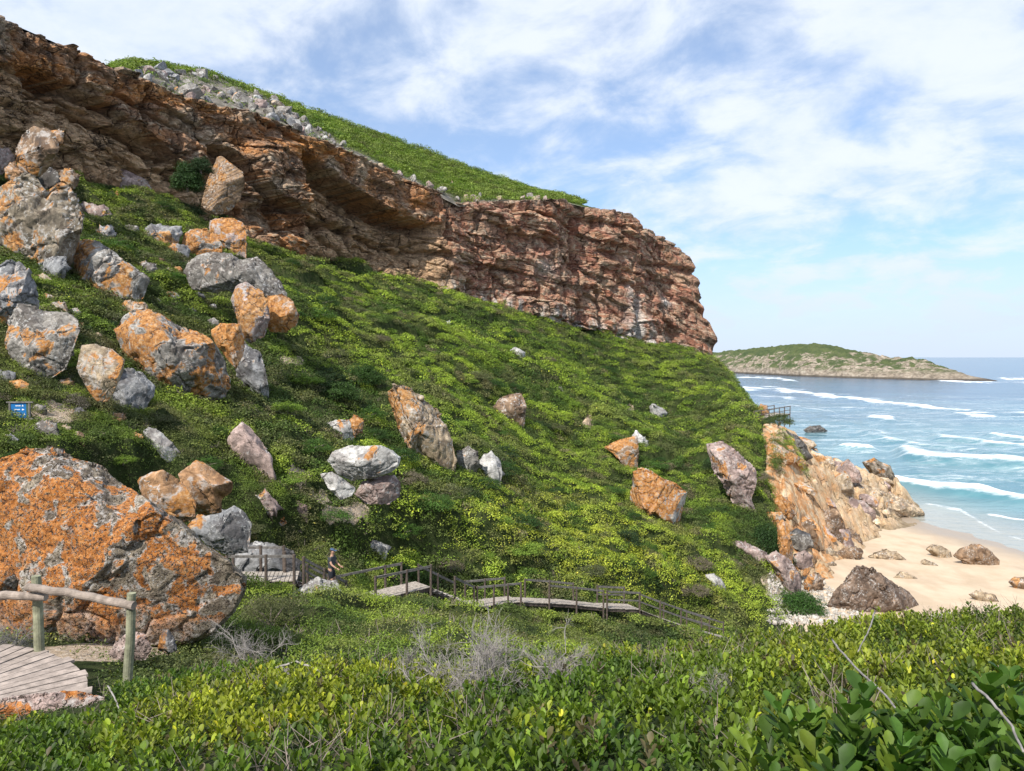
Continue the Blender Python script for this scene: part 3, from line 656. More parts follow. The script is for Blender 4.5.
# smaller rocks wedged between the boulders
r9 = np.random.default_rng(909)
taken = [(q[0], q[1], q[2]) for q in ROCKS]
for k in range(1500):
    if len(ROCKS) - len(taken) >= 95: break
    u = r9.uniform(0, 300); v = r9.uniform(200, 420) if k % 4 else r9.uniform(430, 560)
    if u > 200 and v > 330 and v < 420: continue
    if v > 440 and u < 250: continue
    if (u < 60 and 385 < v < 425): continue
    R = r9.choice([3.0, 4.5, 7, 10, 13], p=[.24, .28, .22, .16, .10])
    if any(np.hypot(u - a_, v - b_) < R * .7 + c_ * .8 for a_, b_, c_ in taken) or any(np.hypot(u - a_, v - b_) < R + c_ for a_, b_, c_, _ in ROCKS[len(taken):]): continue
    if hit(u, v) is None or hit(u, v) > 62 or (u > 240 and v < 270): continue
    n_ = 9; an_ = np.linspace(0, 2 * pi, n_, endpoint=False); ra_ = R * r9.uniform(.75, 1.15, n_)
    ol = [(u + ra_[i] * cos(an_[i]) * 1.2, v + ra_[i] * sin(an_[i]) * .8) for i in range(n_)]
    R_(ol, str(r9.choice(['grey', 'pink', 'brown', 'tan', 'blue', 'orange'])), float(r9.choice([.05, .3, .6, .85])), 'small rock half buried in the scrub between the larger boulders', seed=700 + k, lvl=4, name='rock', cat='rock', group='small rocks half buried between the boulders')
# ---------------------------------------------------------------- hillside
def mat_soil():
    m, nt = newmat('hillside_soil'); t = NT(nt)
    pos = t.n('ShaderNodeNewGeometry').outputs['Position']
    a = t.n('ShaderNodeAttribute', attribute_name='sand').outputs['Fac']
    n = t.noise(pos, 2.2, 6, .65); f = t.noise(pos, 11, 5, .7)
    a = t.maprange(t.math('MULTIPLY_ADD', t.math('ADD', t.noise(pos, 2.5, 6, .7), t.noise(pos, 9, 4, .7)), .7, t.math('SUBTRACT', a, .7)), .46, .54)
    dark = t.ramp(n, [(.3, (.018, .028, .008)), (.5, (.035, .05, .014)), (.72, (.06, .06, .028))])  # soil darkened so the gaps between tufts read as shadow
    sand = t.ramp(f, [(.3, (.33, .24, .16)), (.5, (.47, .37, .27)), (.72, (.62, .54, .45))])
    c = t.mix(a, dark, sand)
    t.principled(c, .95, t.bump(t.math('ADD', n, f), .8, .12), .15); return m
xs = np.unique(np.concatenate([np.arange(-75, -25, .5), np.arange(-25, 25, .22), np.arange(25, 68, .4)]))
ys = np.unique(np.concatenate([np.arange(-4, 12, .2), np.arange(12, 60, .25), np.arange(60, 175, .4)]))
X, Y = np.meshgrid(xs, ys)
Z = ground(X, Y)
pp = np.stack([X, Y, Z], -1)
Z = Z + fbm(pp * 1.6, 3) * .12 * sstep(7, 20, np.hypot(X, Y)) - .03
sm = sandmask(np.stack([X, Y, gz(X, Y)], -1))
ter = mesh_obj('hillside', np.stack([X, Y, Z], -1).reshape(-1, 3), grid_faces(*X.shape), mat_soil(), attrs={'sand': sm.ravel()})
tag(ter, 'steep scrub-covered hillside falling from the cliff to the beach', 'hillside', kind='structure')

# ---------------------------------------------------------------- beach
def beach_z(x, y):
    d = (54 - x) * .964 + (102 - y) * .266
    return SEA + np.where(d > 0, .05 * d, .06 * d) + 0 * x
X, Y = np.meshgrid(np.arange(5, 130, .8), np.arange(8, 140, .8))
Z = beach_z(X, Y); pb = np.stack([X * .25, Y * .25, 0 * X], -1)
Z = np.maximum(Z, SEA - 4) + fbm(pb, 4) * .14
def mat_sand():
    m, nt = newmat('beach_sand'); t = NT(nt)
    pos = t.n('ShaderNodeNewGeometry').outputs['Position']
    s = t.n('ShaderNodeSeparateXYZ'); t.l(pos, s.inputs[0])
    hz = t.math('ADD', s.outputs[2], t.math('MULTIPLY', t.noise(pos, .12, 3), .5))
    wet = t.maprange(hz, SEA + .33, SEA + .85, 1, 0)
    n = t.noise(pos, .5, 5, .6)
    dry = t.ramp(n, [(.3, (.50, .385, .265)), (.6, (.585, .465, .335))])
    damp = t.maprange(t.noise(t.scale(pos, (1, .35, 1)), .3, 4), .48, .62)
    dry = t.mix(t.math('MULTIPLY', damp, .45), dry, (.42, .315, .215))
    c = t.mix(wet, dry, (.36, .29, .22))
    rg = t.maprange(wet, 0, 1, .95, .35)
    t.principled(c, rg, t.bump(t.noise(pos, 3, 6, .7), .5, .12), .3); return m
bo = mesh_obj('beach', np.stack([X, Y, Z], -1).reshape(-1, 3), grid_faces(*X.shape), mat_sand())
tag(bo, 'pale sandy beach at the foot of the hillside', 'beach', kind='structure')

# ---------------------------------------------------------------- sea
def mat_sea(detail):
    m, nt = newmat('sea_water'); t = NT(nt)
    pos = t.n('ShaderNodeNewGeometry').outputs['Position']
    s = t.n('ShaderNodeSeparateXYZ'); t.l(pos, s.inputs[0])
    big = t.noise(t.scale(pos, (.35, 1, 1)), .02, 4, .6)
    yy = t.math('ADD', s.outputs[1], t.math('MULTIPLY_ADD', big, 320, -160))
    deep = t.maprange(yy, 150, 470)
    c = t.mix(deep, (.055, .18, .22), (.017, .078, .155))
    patch = t.maprange(t.noise(t.scale(pos, (.3, 1.2, 1)), .05, 5, .65), .48, .62)
    c = t.mix(t.math('MULTIPLY', patch, .5), c, t.mix(deep, (.20, .36, .38), (.06, .16, .24)))
    if detail:
        sh = t.n('ShaderNodeAttribute', attribute_name='shallow').outputs['Fac']
        c = t.mix(sh, c, (.37, .36, .31))
        fo = t.n('ShaderNodeAttribute', attribute_name='foam').outputs['Fac']
        dist = t.maprange(s.outputs[1], 80, 700, 1, .22, smooth=False)
        f1 = t.noise(t.scale(pos, (.55, 1, 1)), .4, 8, .78, dist=.6)
        f2 = t.noise(t.scale(pos, (.25, 1, 1)), .16, 6, .7, dist=.5)
        nz = t.math('ADD', t.math('MULTIPLY', f1, .65), t.math('MULTIPLY', f2, .45))
        fm = t.maprange(t.math('ADD', t.math('MULTIPLY', fo, .62), nz), .72, 1.04)
        c = t.mix(fm, c, (.80, .83, .84))
        rg = t.maprange(fm, 0, 1, .16, .8)
    else: rg = .16
    w1 = t.noise(t.scale(pos, (.45, 1, 1)), .5, 4, .6); w2 = t.noise(t.scale(pos, (.5, 1, 1)), 2.2, 3, .6)
    nb = t.bump(w1, .55, .5); nb = t.bump(w2, .35, .12, nb)
    t.principled(c, rg, nb, .42); return m
WAVES = [  # polyline (u, v), half height in px, strength
 ([(738,388.5),(780,391),(830,397),(880,403),(930,409),(975,413.5),(1024,414.5),(1100,418)],2.3,1.0),
 ([(735,377.5),(775,378),(800,382)],1.2,.8),
 ([(866,419),(880,420),(896,420.5)],2.6,1.15),([(900,421),(925,424)],1.5,.7),
 ([(932,438),(965,442),(1000,446),(1060,451)],2.6,1.0),
 ([(838,446),(858,449),(876,451)],2.8,1.1),
 ([(986,437),(1010,441),(1060,448)],2.6,1.1),
 ([(896,453),(930,458),(960,461),(1000,464),(1060,470)],5.0,.86),
 ([(886,482),(930,488),(980,494),(1020,502),(1060,508)],4.0,1.0),
 ([(985,515),(1010,519),(1050,523)],1.2,.9),
 ([(925,379.5),(955,381.5),(1000,383),(1060,383)],1.2,1.0),([(995,379),(1030,378.5),(1100,379)],1.2,.9),
 ([(788,426),(812,424),(832,433),(812,437),(795,436)],2.0,.85),
 ([(742,396),(770,397),(800,400)],2.2,.55),([(815,408),(850,408),(900,411)],1.4,.6),
 ([(770,404),(800,408),(840,412)],1.6,.55),([(840,428),(900,431),(960,430)],2.0,.42),([(800,412),(850,424),(900,440)],2.0,.40),
 ([(910,472),(960,476),(1040,482)],2.6,.45),([(920,505),(960,512),(1000,532),(1040,545)],2.5,.40),([(700,384),(730,392),(745,402)],4,.6),
 ([(860,433),(920,446),(1000,455),(1060,460)],4,.56),([(900,395),(960,398),(1060,400)],.9,.45),([(840,388),(900,391)],.8,.4)]
uu = np.arange(640, 1500, 2.0); vv = np.concatenate([np.arange(359.2, 372, .35), np.arange(372, 640, .6)])
U, Vv = np.meshgrid(uu, vv); rx, rz = ray(U, Vv); Yd = SEA / rz
PX = rx * Yd; PY = Yd
foam = np.zeros(U.shape); ridge = np.zeros(U.shape)
wob = fbm(np.stack([PX * .05, PY * .05, 0 * PX], -1), 5) * 1.6
for pts, hw, st in WAVES:
    a = np.array(pts, float); line = np.interp(U, a[:, 0], a[:, 1]) + wob * hw * 1.3
    d = Vv - line
    L, R = a[0, 0], a[-1, 0]
    end = sstep(L - 8, L + 10, U) * (1 - sstep(R - 10, R + 8, U)) if R < 1040 else sstep(L - 8, L + 10, U)
    prof = np.where(d < 0, np.exp(-(d / (hw * .85)) ** 2), np.exp(-(d / (hw * .8)) ** 2))
    prof = np.maximum(prof, .72 * np.exp(-np.clip(-d, 0, None) / (hw * 2.2)) * (d < 0)) * (.82 + .5 * noise(np.stack([PX * .06, PY * .02, 0 * PX + hw], -1)))
    foam = np.maximum(foam, st * prof * end)
    ridge = np.maximum(ridge, end * np.exp(-(d / (hw * 1.1)) ** 2) * st * min(1.4, hw * .33))
foam = np.maximum(foam, .35 * sstep(375, 405, Vv) * (1 - sstep(480, 500, Vv)))
foam = np.maximum(foam, .16 * sstep(1000, 760, U) * sstep(374, 385, Vv))
sline = (54 - PX) * .964 + (102 - PY) * .266            # >0 towards the sand
shallow = sstep(-22, -3, sline) * .9
swell = fbm(np.stack([PX * .012, PY * .05, 0 * PX + 3], -1), 3) * .5 * sstep(90, 160, PY)
Zs = SEA + .02 + ridge * 1.3 * sstep(85, 130, PY) + swell - .25 * sstep(90, 160, PY) * 0
sea = mesh_obj('sea', np.stack([PX, PY, Zs], -1).reshape(-1, 3), grid_faces(*U.shape), mat_sea(True), attrs={'foam': foam.ravel(), 'shallow': shallow.ravel()})
tag(sea, 'turquoise surf with white breakers rolling towards the beach', 'sea', kind='structure')
g = np.array([[-30000, 60, SEA - .9], [30000, 60, SEA - .9], [30000, 40000, SEA - .9], [-30000, 40000, SEA - .9]], float)
osea = mesh_obj('open_sea', g, [(0, 1, 2, 3)], mat_sea(False)); tag(osea, 'deep blue open sea reaching the horizon', 'sea', kind='structure')

# ---------------------------------------------------------------- headland across the bay
sk = [(660,372),(690,358),(700,354.5),(720,352.5),(760,348.5),(790,345.3),(815,344.6),(835,347),(850,351),(865,354),(875,355.5),(890,358.5),(910,359),(925,361.5),(940,367),(955,371.5),(970,376),(990,379.5),(998,381)]
shv = [(660,371),(700,371.5),(760,374.5),(800,376.5),(880,379.2),(960,381.2),(1000,381.8)]
uu = np.arange(660, 998, .75); tt = np.linspace(-.1, 2.2, 120)
U, Tt = np.meshgrid(uu, tt)
vs = pl(shv, U); Ysh = SEA / ray(U, vs)[1]; Ycr = Ysh + 30 + 110 * sstep(998, 850, U)
zc = ray(U, pl(sk, U))[1] * Ycr
yy = Ysh + (Ycr - Ysh) * Tt; tcl = np.clip(Tt, 0, 1)
prof = np.where(Tt < 1, .16 * sstep(0, .07, tcl) + .84 * np.sin(tcl * pi / 2) ** 1.15, np.cos(np.clip(Tt - 1, 0, 1.2) / 1.2 * pi / 2) * 1.0)
zz_ = SEA - 1 + (zc - SEA + 1) * np.clip(prof, 0, 1); xx_ = ray(U, vs)[0] * yy
q = np.stack([xx_, yy, zz_], -1)
rel = (fbm(q / 20, 6, True) - .3) * 5.2 + (fbm(q / 6, 4)) * 2.2
zz_ = zz_ + rel * sstep(0, .06, tcl) * np.clip((zc - SEA) / 14, .15, 1) * np.where(Tt > 1, .3, 1 - .75 * sstep(.85, 1, Tt)) - (Tt < .0) * 3
m, nt = newmat('headland_ground'); t = NT(nt)
pos = t.n('ShaderNodeNewGeometry').outputs['Position']; s = t.n('ShaderNodeSeparateXYZ'); t.l(pos, s.inputs[0])
rk = t.ramp(t.noise(t.scale(pos, (1, 1, 2)), .16, 8, .78), [(.3, (.10, .085, .07)), (.43, (.20, .165, .125)), (.54, (.35, .29, .225)), (.68, (.50, .44, .36))])
gr = t.ramp(t.noise(pos, .08, 5, .7), [(.35, (.055, .08, .035)), (.6, (.10, .12, .05))])
gm = t.noise(t.scale(pos, (.7, .8, 1.8)), .06, 8, .76, dist=.8)
up = t.maprange(s.outputs[2], SEA + 4.5, SEA + 11); up2 = t.maprange(s.outputs[2], SEA + 22, SEA + 33, 0, .16)
gm = t.math('MULTIPLY', t.maprange(t.math('ADD', gm, up2), .465, .51), up)
c = t.mix(gm, rk, gr)
c = t.mix(t.maprange(s.outputs[2], SEA + 1.2, SEA + 2.6, .85, 0), c, (.07, .06, .05))
t.principled(c, .95, t.bump(t.noise(pos, .35, 5, .7), 1, 2.0), .1)
isl = mesh_obj('headland', np.stack([xx_, yy, zz_], -1).reshape(-1, 3), grid_faces(*U.shape), m)
tag(isl, 'low rocky green-topped headland across the bay', 'headland', kind='structure')

# ---------------------------------------------------------------- cliff
top = [(-120,-40),(-60,-12),(0,17),(30,30),(60,43),(85,53),(112,66),(118,66.5),(135,74),(150,80),(170,91),(202,102),(249,112),(280,123),(307,136),(355,154),(394,173),(433,189),(459,202),(474,201),(520,200),(565,199),(585,204),(610,210),(630,218),(642,224),(655,228),(669,236),(680,244),(688,256),(693,272),(697,286),(702,302),(706,318),(708,340),(710,356)]
bot = [(-120,215),(0,200),(100,205),(200,235),(260,255),(300,262),(350,278),(400,297),(440,308),(500,325),(560,338),(600,350),(650,362),(700,378),(712,380)]
strat = [(-120,-40),(0,17),(125,70),(250,113),(355,153),(450,192),(520,212),(600,236),(650,262),(712,300)]
dist = [(-120,46),(0,58),(100,66),(200,75),(260,81),(300,85),(400,97),(500,109),(600,122),(690,138),(712,141)]
ue = np.concatenate([np.arange(-120, 0, 1.5), np.arange(0, 709, .72)]); nv = 300
tv = np.linspace(0, 1, nv)
U, Tt = np.meshgrid(ue, tv)
VT = pl(top, U) + 0 * U; VB = pl(bot, U); V0 = VT + (VB - VT) * Tt
D0 = np.interp(U, *np.array(dist).T)
Pc = P(U, V0, D0)
# horizontal outward normal of the face line
cxl = ray(ue, 357)[0] * np.interp(ue, *np.array(dist).T); cyl = np.interp(ue, *np.array(dist).T)
tx = np.gradient(cxl); ty = np.gradient(cyl); k = np.ones(41) / 41
tx = np.convolve(np.pad(tx, 20, 'edge'), k, 'valid'); ty = np.convolve(np.pad(ty, 20, 'edge'), k, 'valid')
ln = np.hypot(tx, ty); NX = ty / ln; NY = -tx / ln
# turn the normal to the right near the corner
turn = sstep(660, 708, ue) * .7
NX2 = NX * np.cos(turn) - NY * np.sin(turn); NY2 = NX * np.sin(turn) + NY * np.cos(turn); NX, NY = NX2, NY2
arc = np.concatenate([[0], np.cumsum(np.hypot(np.diff(cxl), np.diff(cyl)))])
Sg = arc[None, :] + 0 * U
mpp = D0 / F
Hg = (V0 - pl(strat, U)) * mpp                     # metres below the reference bedding plane
q = np.stack([Sg * .12, Hg * .25, 0 * Sg], -1)
Hw = Hg + noise(q) * 1.1 + noise(q * 4 + 5) * .25
def layers(h, s, th, seed, blockw):
    """ledges: every bed sticks out by its own amount, cut by joints into blocks"""
    k = np.floor(h / th).astype(np.int64); fr = h / th - k
    idx = np.stack([k, np.full_like(k, seed), np.zeros_like(k)], -1); bed = hrand(idx, 1)
    sb = s / blockw / (.6 + bed) + bed * 57
    j = np.floor(sb).astype(np.int64); fj = sb - j
    blk = hrand(np.stack([k, j, np.full_like(k, seed + 9)], -1), 2)
    edge = np.minimum(sstep(0, .12, fr), 1) * sstep(0, .06, fj) * sstep(1, .94, fj)
    return bed, blk, edge
sw = Sg + noise(np.stack([Sg * .5, Hg * .5, 0 * Sg + 7], -1)) * .7
b1, k1, e1 = layers(Hw, sw, 3.1, 1, 4.8)
b2, k2, e2 = layers(Hw + .4, sw, 1.15, 2, 2.3)
b3, k3, e3 = layers(Hw, sw, .33, 3, 1.1)
right = sstep(400, 470, U)
below = sstep(0, 4, V0 - pl([(0,62),(38,68),(110,104),(200,172),(215,180),(300,215),(330,170),(430,226)], U)) * (1 - right)
cf1, cf2, cc1 = voro(np.stack([sw / 4.2, Hw / 2.6, 0 * sw + 3], -1)); cg1, cg2, cc2 = voro(np.stack([sw / 1.25, Hw / .7, 0 * sw + 8], -1))
rel = 1.25 * b1 + 1.2 * k1 + .55 * b2 + .5 * k2 + .10 * b3 + .10 * k3 + .3 * (e1 - 1) + .12 * (e2 - 1)
rel += (1 - right) * ((cc1 - .5) * (.5 + 1.9 * below) - .55 * sstep(.12, 0, cf2 - cf1) + (cc2 - .5) * .45 - .22 * sstep(.13, 0, cg2 - cg1))
rel += right * ((cc1 - .5) * 1.2 - .3 * sstep(.1, 0, cf2 - cf1) - .10 * b3 - .10 * k3 - .1 * k2)
leftsmooth = 1 - .3 * (1 - right) * sstep(60, 20, V0 - VT)
rel = rel * leftsmooth
rel += fbm(np.stack([Sg * .25, Hg * .3, 0 * Sg + 2], -1), 5) * .9 + fbm(np.stack([Sg * 1.3, Hg * 1.8, 0 * Sg + 4], -1), 4, True) * .14
# broad buttresses on the end face
rel += right * (noise(np.stack([Sg * .09, Hg * .03, 0 * Sg + 1], -1)) * 2.6)
OVER = [ # overhang lines: (u,v)..., depth m, px height
 ([(30,64),(38,68),(60,79),(80,87),(100,101),(114,104)],3.6,8),
 ([(70,104),(105,122),(125,128),(150,142),(190,167),(200,174)],3.4,8),
 ([(118,92),(135,100),(160,116),(190,130),(205,140)],1.6,4),
 ([(150,96),(175,112),(205,128)],1.3,4),
 ([(0,62),(25,72),(60,95),(95,112)],1.5,5),
 ([(212,144),(226,149),(240,164),(255,185),(270,200),(290,208)],5.0,15),
 ([(262,119),(285,130),(303,139)],1.8,4),([(225,140),(245,147),(270,150)],1.2,3),
 ([(304,147),(320,163),(345,181),(370,196),(400,213),(425,222)],5.2,26),
 ([(310,212),(335,220),(360,228)],2.4,6),([(372,232),(395,242),(412,250)],2.4,6),([(415,248),(445,252)],1.8,5),
 ([(330,150),(338,160),(352,165)],1.0,4),
 ([(530,208),(560,216),(580,222)],1.8,4),([(525,226),(560,240)],1.0,4),([(585,214),(610,222),(640,232),(655,240)],1.4,4),
 ([(608,248),(625,254)],1.8,4),([(640,262),(672,262),(690,268)],1.2,4),([(615,286),(625,280),(632,286)],1.6,6),
 ([(580,300),(592,292),(604,300)],1.5,6),([(600,262),(650,276),(695,284)],.9,4),([(560,262),(600,272)],.9,4),([(460,262),(500,264),(520,270)],1.1,5),
 ([(470,232),(510,238)],.9,4),([(520,292),(536,290)],2.2,6),([(575,320),(610,330),(640,340)],1.2,5)]
rec = np.zeros(U.shape)
for pts, dep, hh in OVER:
    a = np.array(pts, float)
    line = np.interp(U, a[:, 0], a[:, 1]) + noise(np.stack([Sg * .6, 0 * Sg, 0 * Sg + dep], -1)) * 2.0
    d = V0 - line; w = sstep(a[0, 0] - 8, a[0, 0] + 4, U) * (1 - sstep(a[-1, 0] - 4, a[-1, 0] + 8, U))
    rec = rec + dep * w * np.where(d > 0, np.exp(-(np.clip(d, 0, None) / hh)), 0) * sstep(0, 1.2, d)
rel -= np.minimum(rec, 5.0)
# the wall under the big roof stays set back
line6 = pl(OVER[8][0], U); rel -= 2.2 * sstep(0, 3, V0 - line6) * sstep(298, 306, U) * (1 - sstep(425, 450, U))
lineb = pl([(0,62),(38,68),(110,104),(200,172),(215,180)], U); rel -= 1.2 * sstep(0, 3, V0 - lineb) * (1 - sstep(200, 215, U))
# upright joints
for uj, v1, v2, dj, wj in [(80,45,88,1.4,1.6),(118,66,104,1.0,1.3),(53,35,70,.8,1.3),(150,85,118,2.0,2.5),(186,98,130,.8,1.4),(235,110,150,.8,1.3),(30,30,64,.8,1.3),(448,195,260,1.2,2),(515,205,250,1,1.5),(482,215,280,.8,1.5),(500,260,330,.9,1.3),(540,270,330,1.0,1.4),(583,215,340,1.2,1.6),(605,290,345,1.5,2),(636,280,345,1.6,4),(662,240,340,.8,1.3),(560,200,260,.8,1.4),(470,280,315,1.2,3),(620,215,290,.8,1.3)]:
    dd = U - uj - noise(np.stack([0 * U, V0 * .06, 0 * U + uj], -1)) * 4
    rel -= 1.3 * dj * np.exp(-(dd / wj) ** 2) * sstep(v1 - 3, v1 + 3, V0) * (1 - sstep(v2 - 3, v2 + 3, V0))
# the block that ends the cave
rel += 1.6 * sstep(238, 252, U) * (1 - sstep(302, 304.5, U)) * sstep(135, 150, V0) * (1 - sstep(205, 210, V0 - (U - 270) * .12))
rel -= .9 + .7 * right
Pc[..., 0] += NX * rel; Pc[..., 1] += NY * rel
Pc[..., 2] += .25 * fbm(np.stack([Sg * .8, Hg, 0 * Sg + 11], -1), 3)
# colour of the stone by bed
n_a = fbm(np.stack([Sg * .10, Hw * .5, 0 * Sg + 20], -1), 4); n_b = fbm(np.stack([Sg * .45, Hw * .9, 0 * Sg + 30], -1), 4)
n_c = fbm(np.stack([Sg * .9, Hg * .08, 0 * Sg + 40], -1), 4); n_d = fbm(np.stack([Sg * 1.6, Hw * 5.0, 0 * Sg + 50], -1), 3)
def cm(c1, c2, f): f = np.clip(f, 0, 1)[..., None]; return np.asarray(c1) * (1 - f) + np.asarray(c2) * f
brown = np.array([.38, .235, .15]); orange = np.array([.56, .255, .10]); red = np.array([.44, .19, .13]); tan = np.array([.68, .55, .40]); grey = np.array([.46, .37, .27]); white = np.array([.82, .77, .71]); blk = np.array([.06, .05, .045])
C = cm(brown, orange, sstep(-.10, .30, n_a + .25 * (b2 - .5)))
upper = sstep(70, 0, V0 - VT)
C = cm(C, orange * 1.1, upper * sstep(-.2, .2, n_b) * .8 * (1 - .6 * right))
C = cm(C, np.array([.66, .30, .09]), upper * sstep(.0, .3, n_a + n_b * .5) * .7 * (1 - .8 * right))
C = cm(C, cm(red, np.array([.62, .36, .23]), sstep(-.2, .3, n_b)), right * .8)
C = cm(C, tan, sstep(.08, .36, n_d + .35 * (b3 - .5) + .2 * n_b) * .8 * (1 - .6 * upper * (1 - right)))
lowm = sstep(0, 5, V0 - line6) * sstep(300, 310, U) * (1 - sstep(430, 460, U)) + sstep(0, 5, V0 - lineb) * (1 - sstep(200, 240, U))
C = cm(C, cm(grey, tan * .85, sstep(-.1, .4, n_b + n_d * .5)), np.clip(lowm, 0, 1) * .8)
C = cm(C, cm(grey, tan, sstep(-.1, .2, n_d)), sstep(.02, .22, fbm(np.stack([Sg * .22, Hw * .35, 0 * Sg + 70], -1), 4)) * .65 * (1 - .5 * right))
C = cm(C, blk, sstep(.14, .42, n_c) * .55 * (.5 + .5 * (1 - right)))
C = C * (1 + np.clip(lowm, 0, 1)[..., None] * np.array([.22, .05, -.12]))  # shaded lower wall tinted warmer and lighter to offset its grey skylight
wz = sstep(-30, -8, V0 - pl([(440,300),(500,316),(560,330),(600,342),(640,352),(700,368)], U)) * sstep(430, 450, U)
C = cm(C, white, wz * sstep(-.05, .2, n_c + .3 * n_b) * .85 * (1 - .6 * sstep(640, 690, U)))
C = cm(C, white * .95, np.exp(-((U - 632 - (V0 - 290) * .08) / (6 + np.clip(V0 - 310, 0, 40) * .22)) ** 2) * sstep(275, 292, V0) * sstep(-.25, .05, n_c + n_b * .4) * .9)
C = cm(C, white, np.exp(-((U - 545) / 10) ** 2 - ((V0 - 268) / 9) ** 2) * .4 + np.exp(-((U - 668) / 7) ** 2 - ((V0 - 302) / 5) ** 2) * .7)
C = cm(C, np.array([.42, .36, .29]), sstep(.03, .0, Tt) * .5)
m, nt = newmat('cliff_stone'); t = NT(nt)
pos = t.n('ShaderNodeNewGeometry').outputs['Position']
a = t.n('ShaderNodeAttribute', attribute_name='col').outputs[0]
f = t.noise(pos, 1.3, 6, .7); g2 = t.noise(t.scale(pos, (1, 1, 3.2)), 2.2, 5, .7)
c = t.mix(1, a, t.ramp(f, [(.28, .55), (.5, 1.0), (.72, 1.45)]), 'MULTIPLY')
c = t.mix(1, c, t.ramp(g2, [(.3, .65), (.5, 1.0), (.7, 1.3)]), 'MULTIPLY')
c = t.mix(t.maprange(t.noise(pos, 2.0, 5, .7), .6, .7, 0, .5), c, (.44, .39, .33))
c = t.mix(t.maprange(t.noise(t.scale(pos, (1, 1, .3)), .7, 4, .6), .58, .72, 0, .6), c, (.06, .05, .045))
wv = t.n('ShaderNodeVectorMath', operation='ADD'); t.l(pos, wv.inputs[0]); t.l(t.noise(pos, .8, 4, .6, out=1), wv.inputs[1])
rr = t.n('ShaderNodeVectorRotate', rotation_type='Y_AXIS'); t.l(wv.outputs[0], rr.inputs[0]); rr.inputs['Angle'].default_value = .32
e1_ = t.vor(t.scale(rr.outputs[0], (.45, .45, 1.1)), .8, 'DISTANCE_TO_EDGE'); e2_ = t.vor(t.scale(rr.outputs[0], (.6, .6, 1.6)), 2.0, 'DISTANCE_TO_EDGE')
ck = t.math('MAXIMUM', t.math('MULTIPLY', t.maprange(e1_, 0, .035, 1, 0), t.maprange(t.noise(pos, .35, 3), .42, .56)), t.math('MULTIPLY', t.maprange(e2_, 0, .05, .8, 0), t.maprange(t.noise(pos, .5, 3), .5, .6)))
c = t.mix(t.math('MULTIPLY', ck, .8), c, (.035, .028, .022))
t.principled(c, .9, t.bump(t.math('SUBTRACT', t.math('ADD', f, g2), ck), 1, .5), .2)
CLIFF_M = m
# return face round the corner, running back out of sight
endx, endy, endz = Pc[:, -1, 0], Pc[:, -1, 1], Pc[:, -1, 2]
extra = []
for k in range(1, 40):
    a_ = k / 39
    ex = endx - 18 * a_ ** 1.4 + .6 * sin(a_ * 5) ; ey = endy + 60 * a_
    ez = np.linspace(endz[0] + 20 * a_ ** .7, endz[-1] - 8 * a_, nv)
    r = (fbm(np.stack([0 * ez + a_ * 14, ez * .5, 0 * ez], -1), 4) - 0) * 1.6
    extra.append(np.stack([ex + r * min(1, a_ * 8), ey, ez], -1))
Pall = np.concatenate([Pc, np.stack(extra, 1)], 1)
cap = [Pall[:1] + np.array([-2.6 * kk, 2.6 * kk, -.05 - .25 * kk]) for kk in (7., 1., .35)]
Call = np.concatenate([C, np.repeat(C[:, -1:], len(extra), 1)], 1)
Pall = np.concatenate(cap + [Pall], 0); Call = np.concatenate([Call[:1], Call[:1], Call[:1], Call], 0)
cl = mesh_obj('cliff', Pall.reshape(-1, 3), grid_faces(*Pall.shape[:2]), m, cols={'col': Call.reshape(-1, 3)})
tag(cl, 'rust-orange layered sandstone cliff with overhanging ledges above the green slope', 'cliff', kind='structure')

# ---------------------------------------------------------------- hill above the cliff
skyl = [(-120,-34),(0,21),(60,47),(112,69.5),(120,66.5),(128,64),(160,65),(185,68),(215,76),(260,92),(330,117),(400,142),(470,168),(540,191),(565,196.5),(585,202.5),(612,207),(642,217),(657,226),(669,234),(688,254),(697,285),(708,340)]
back = [(-120,4),(0,5),(112,8),(125,16),(250,30),(400,42),(500,34),(560,24),(600,14),(708,5)]
uh = np.arange(-120, 601, 1.2); th = np.linspace(-.02, 1.0, 60); tb = np.linspace(1.06, 3.0, 20)
tfull = np.concatenate([th, tb])
U, Tt = np.meshgrid(uh, tfull)
D1 = np.interp(U, *np.array(dist).T) + .8 + 1.4 * sstep(340, 520, U); D2 = D1 + pl(back, U)
v1 = pl(top, U) + 1.8 + 1.6 * sstep(230, 300, U); v2 = pl(skyl, U) + (pl(top, U) + 3 - pl(skyl, U)) * sstep(566, 596, U)
p1 = P(U, v1, D1); p2 = P(U, v2, D2)
tc_ = np.clip(Tt, -.02, 1)[..., None]
Q = p1 + (p2 - p1) * tc_
Q[..., 2] += np.sin(np.clip(Tt, 0, 1) * pi) * .02 * pl(back, U) * -.2
over = np.clip(Tt - 1, 0, None)
Q[..., 1] += over * 14; Q[..., 0] -= over * 9; Q[..., 2] -= over * 1.5 + over ** 2 * 2.2
nh = fbm(Q * .35, 4); Q[..., 2] += (nh * .9) * np.clip(pl(back, U) / 20, .15, 1) * sstep(0, .2, Tt)
def hill_pt(u, tt):
    D1 = np.interp(u, *np.array(dist).T) + 1.2; D2 = D1 + pl(back, u)
    a_ = P(u, pl(top, u) + 1.6, D1); b_ = P(u, pl(skyl, u), D2); return a_ + (b_ - a_) * np.asarray(tt)[..., None]
m, nt = newmat('hilltop_ground'); t = NT(nt)
pos = t.n('ShaderNodeNewGeometry').outputs['Position']
rk = t.n('ShaderNodeAttribute', attribute_name='rocky').outputs['Fac']
n = t.noise(pos, .8, 6, .7)
gcol = t.ramp(t.noise(pos, .3, 5, .7), [(.3, (.035, .05, .015)), (.5, (.06, .09, .02)), (.7, (.11, .13, .035))])
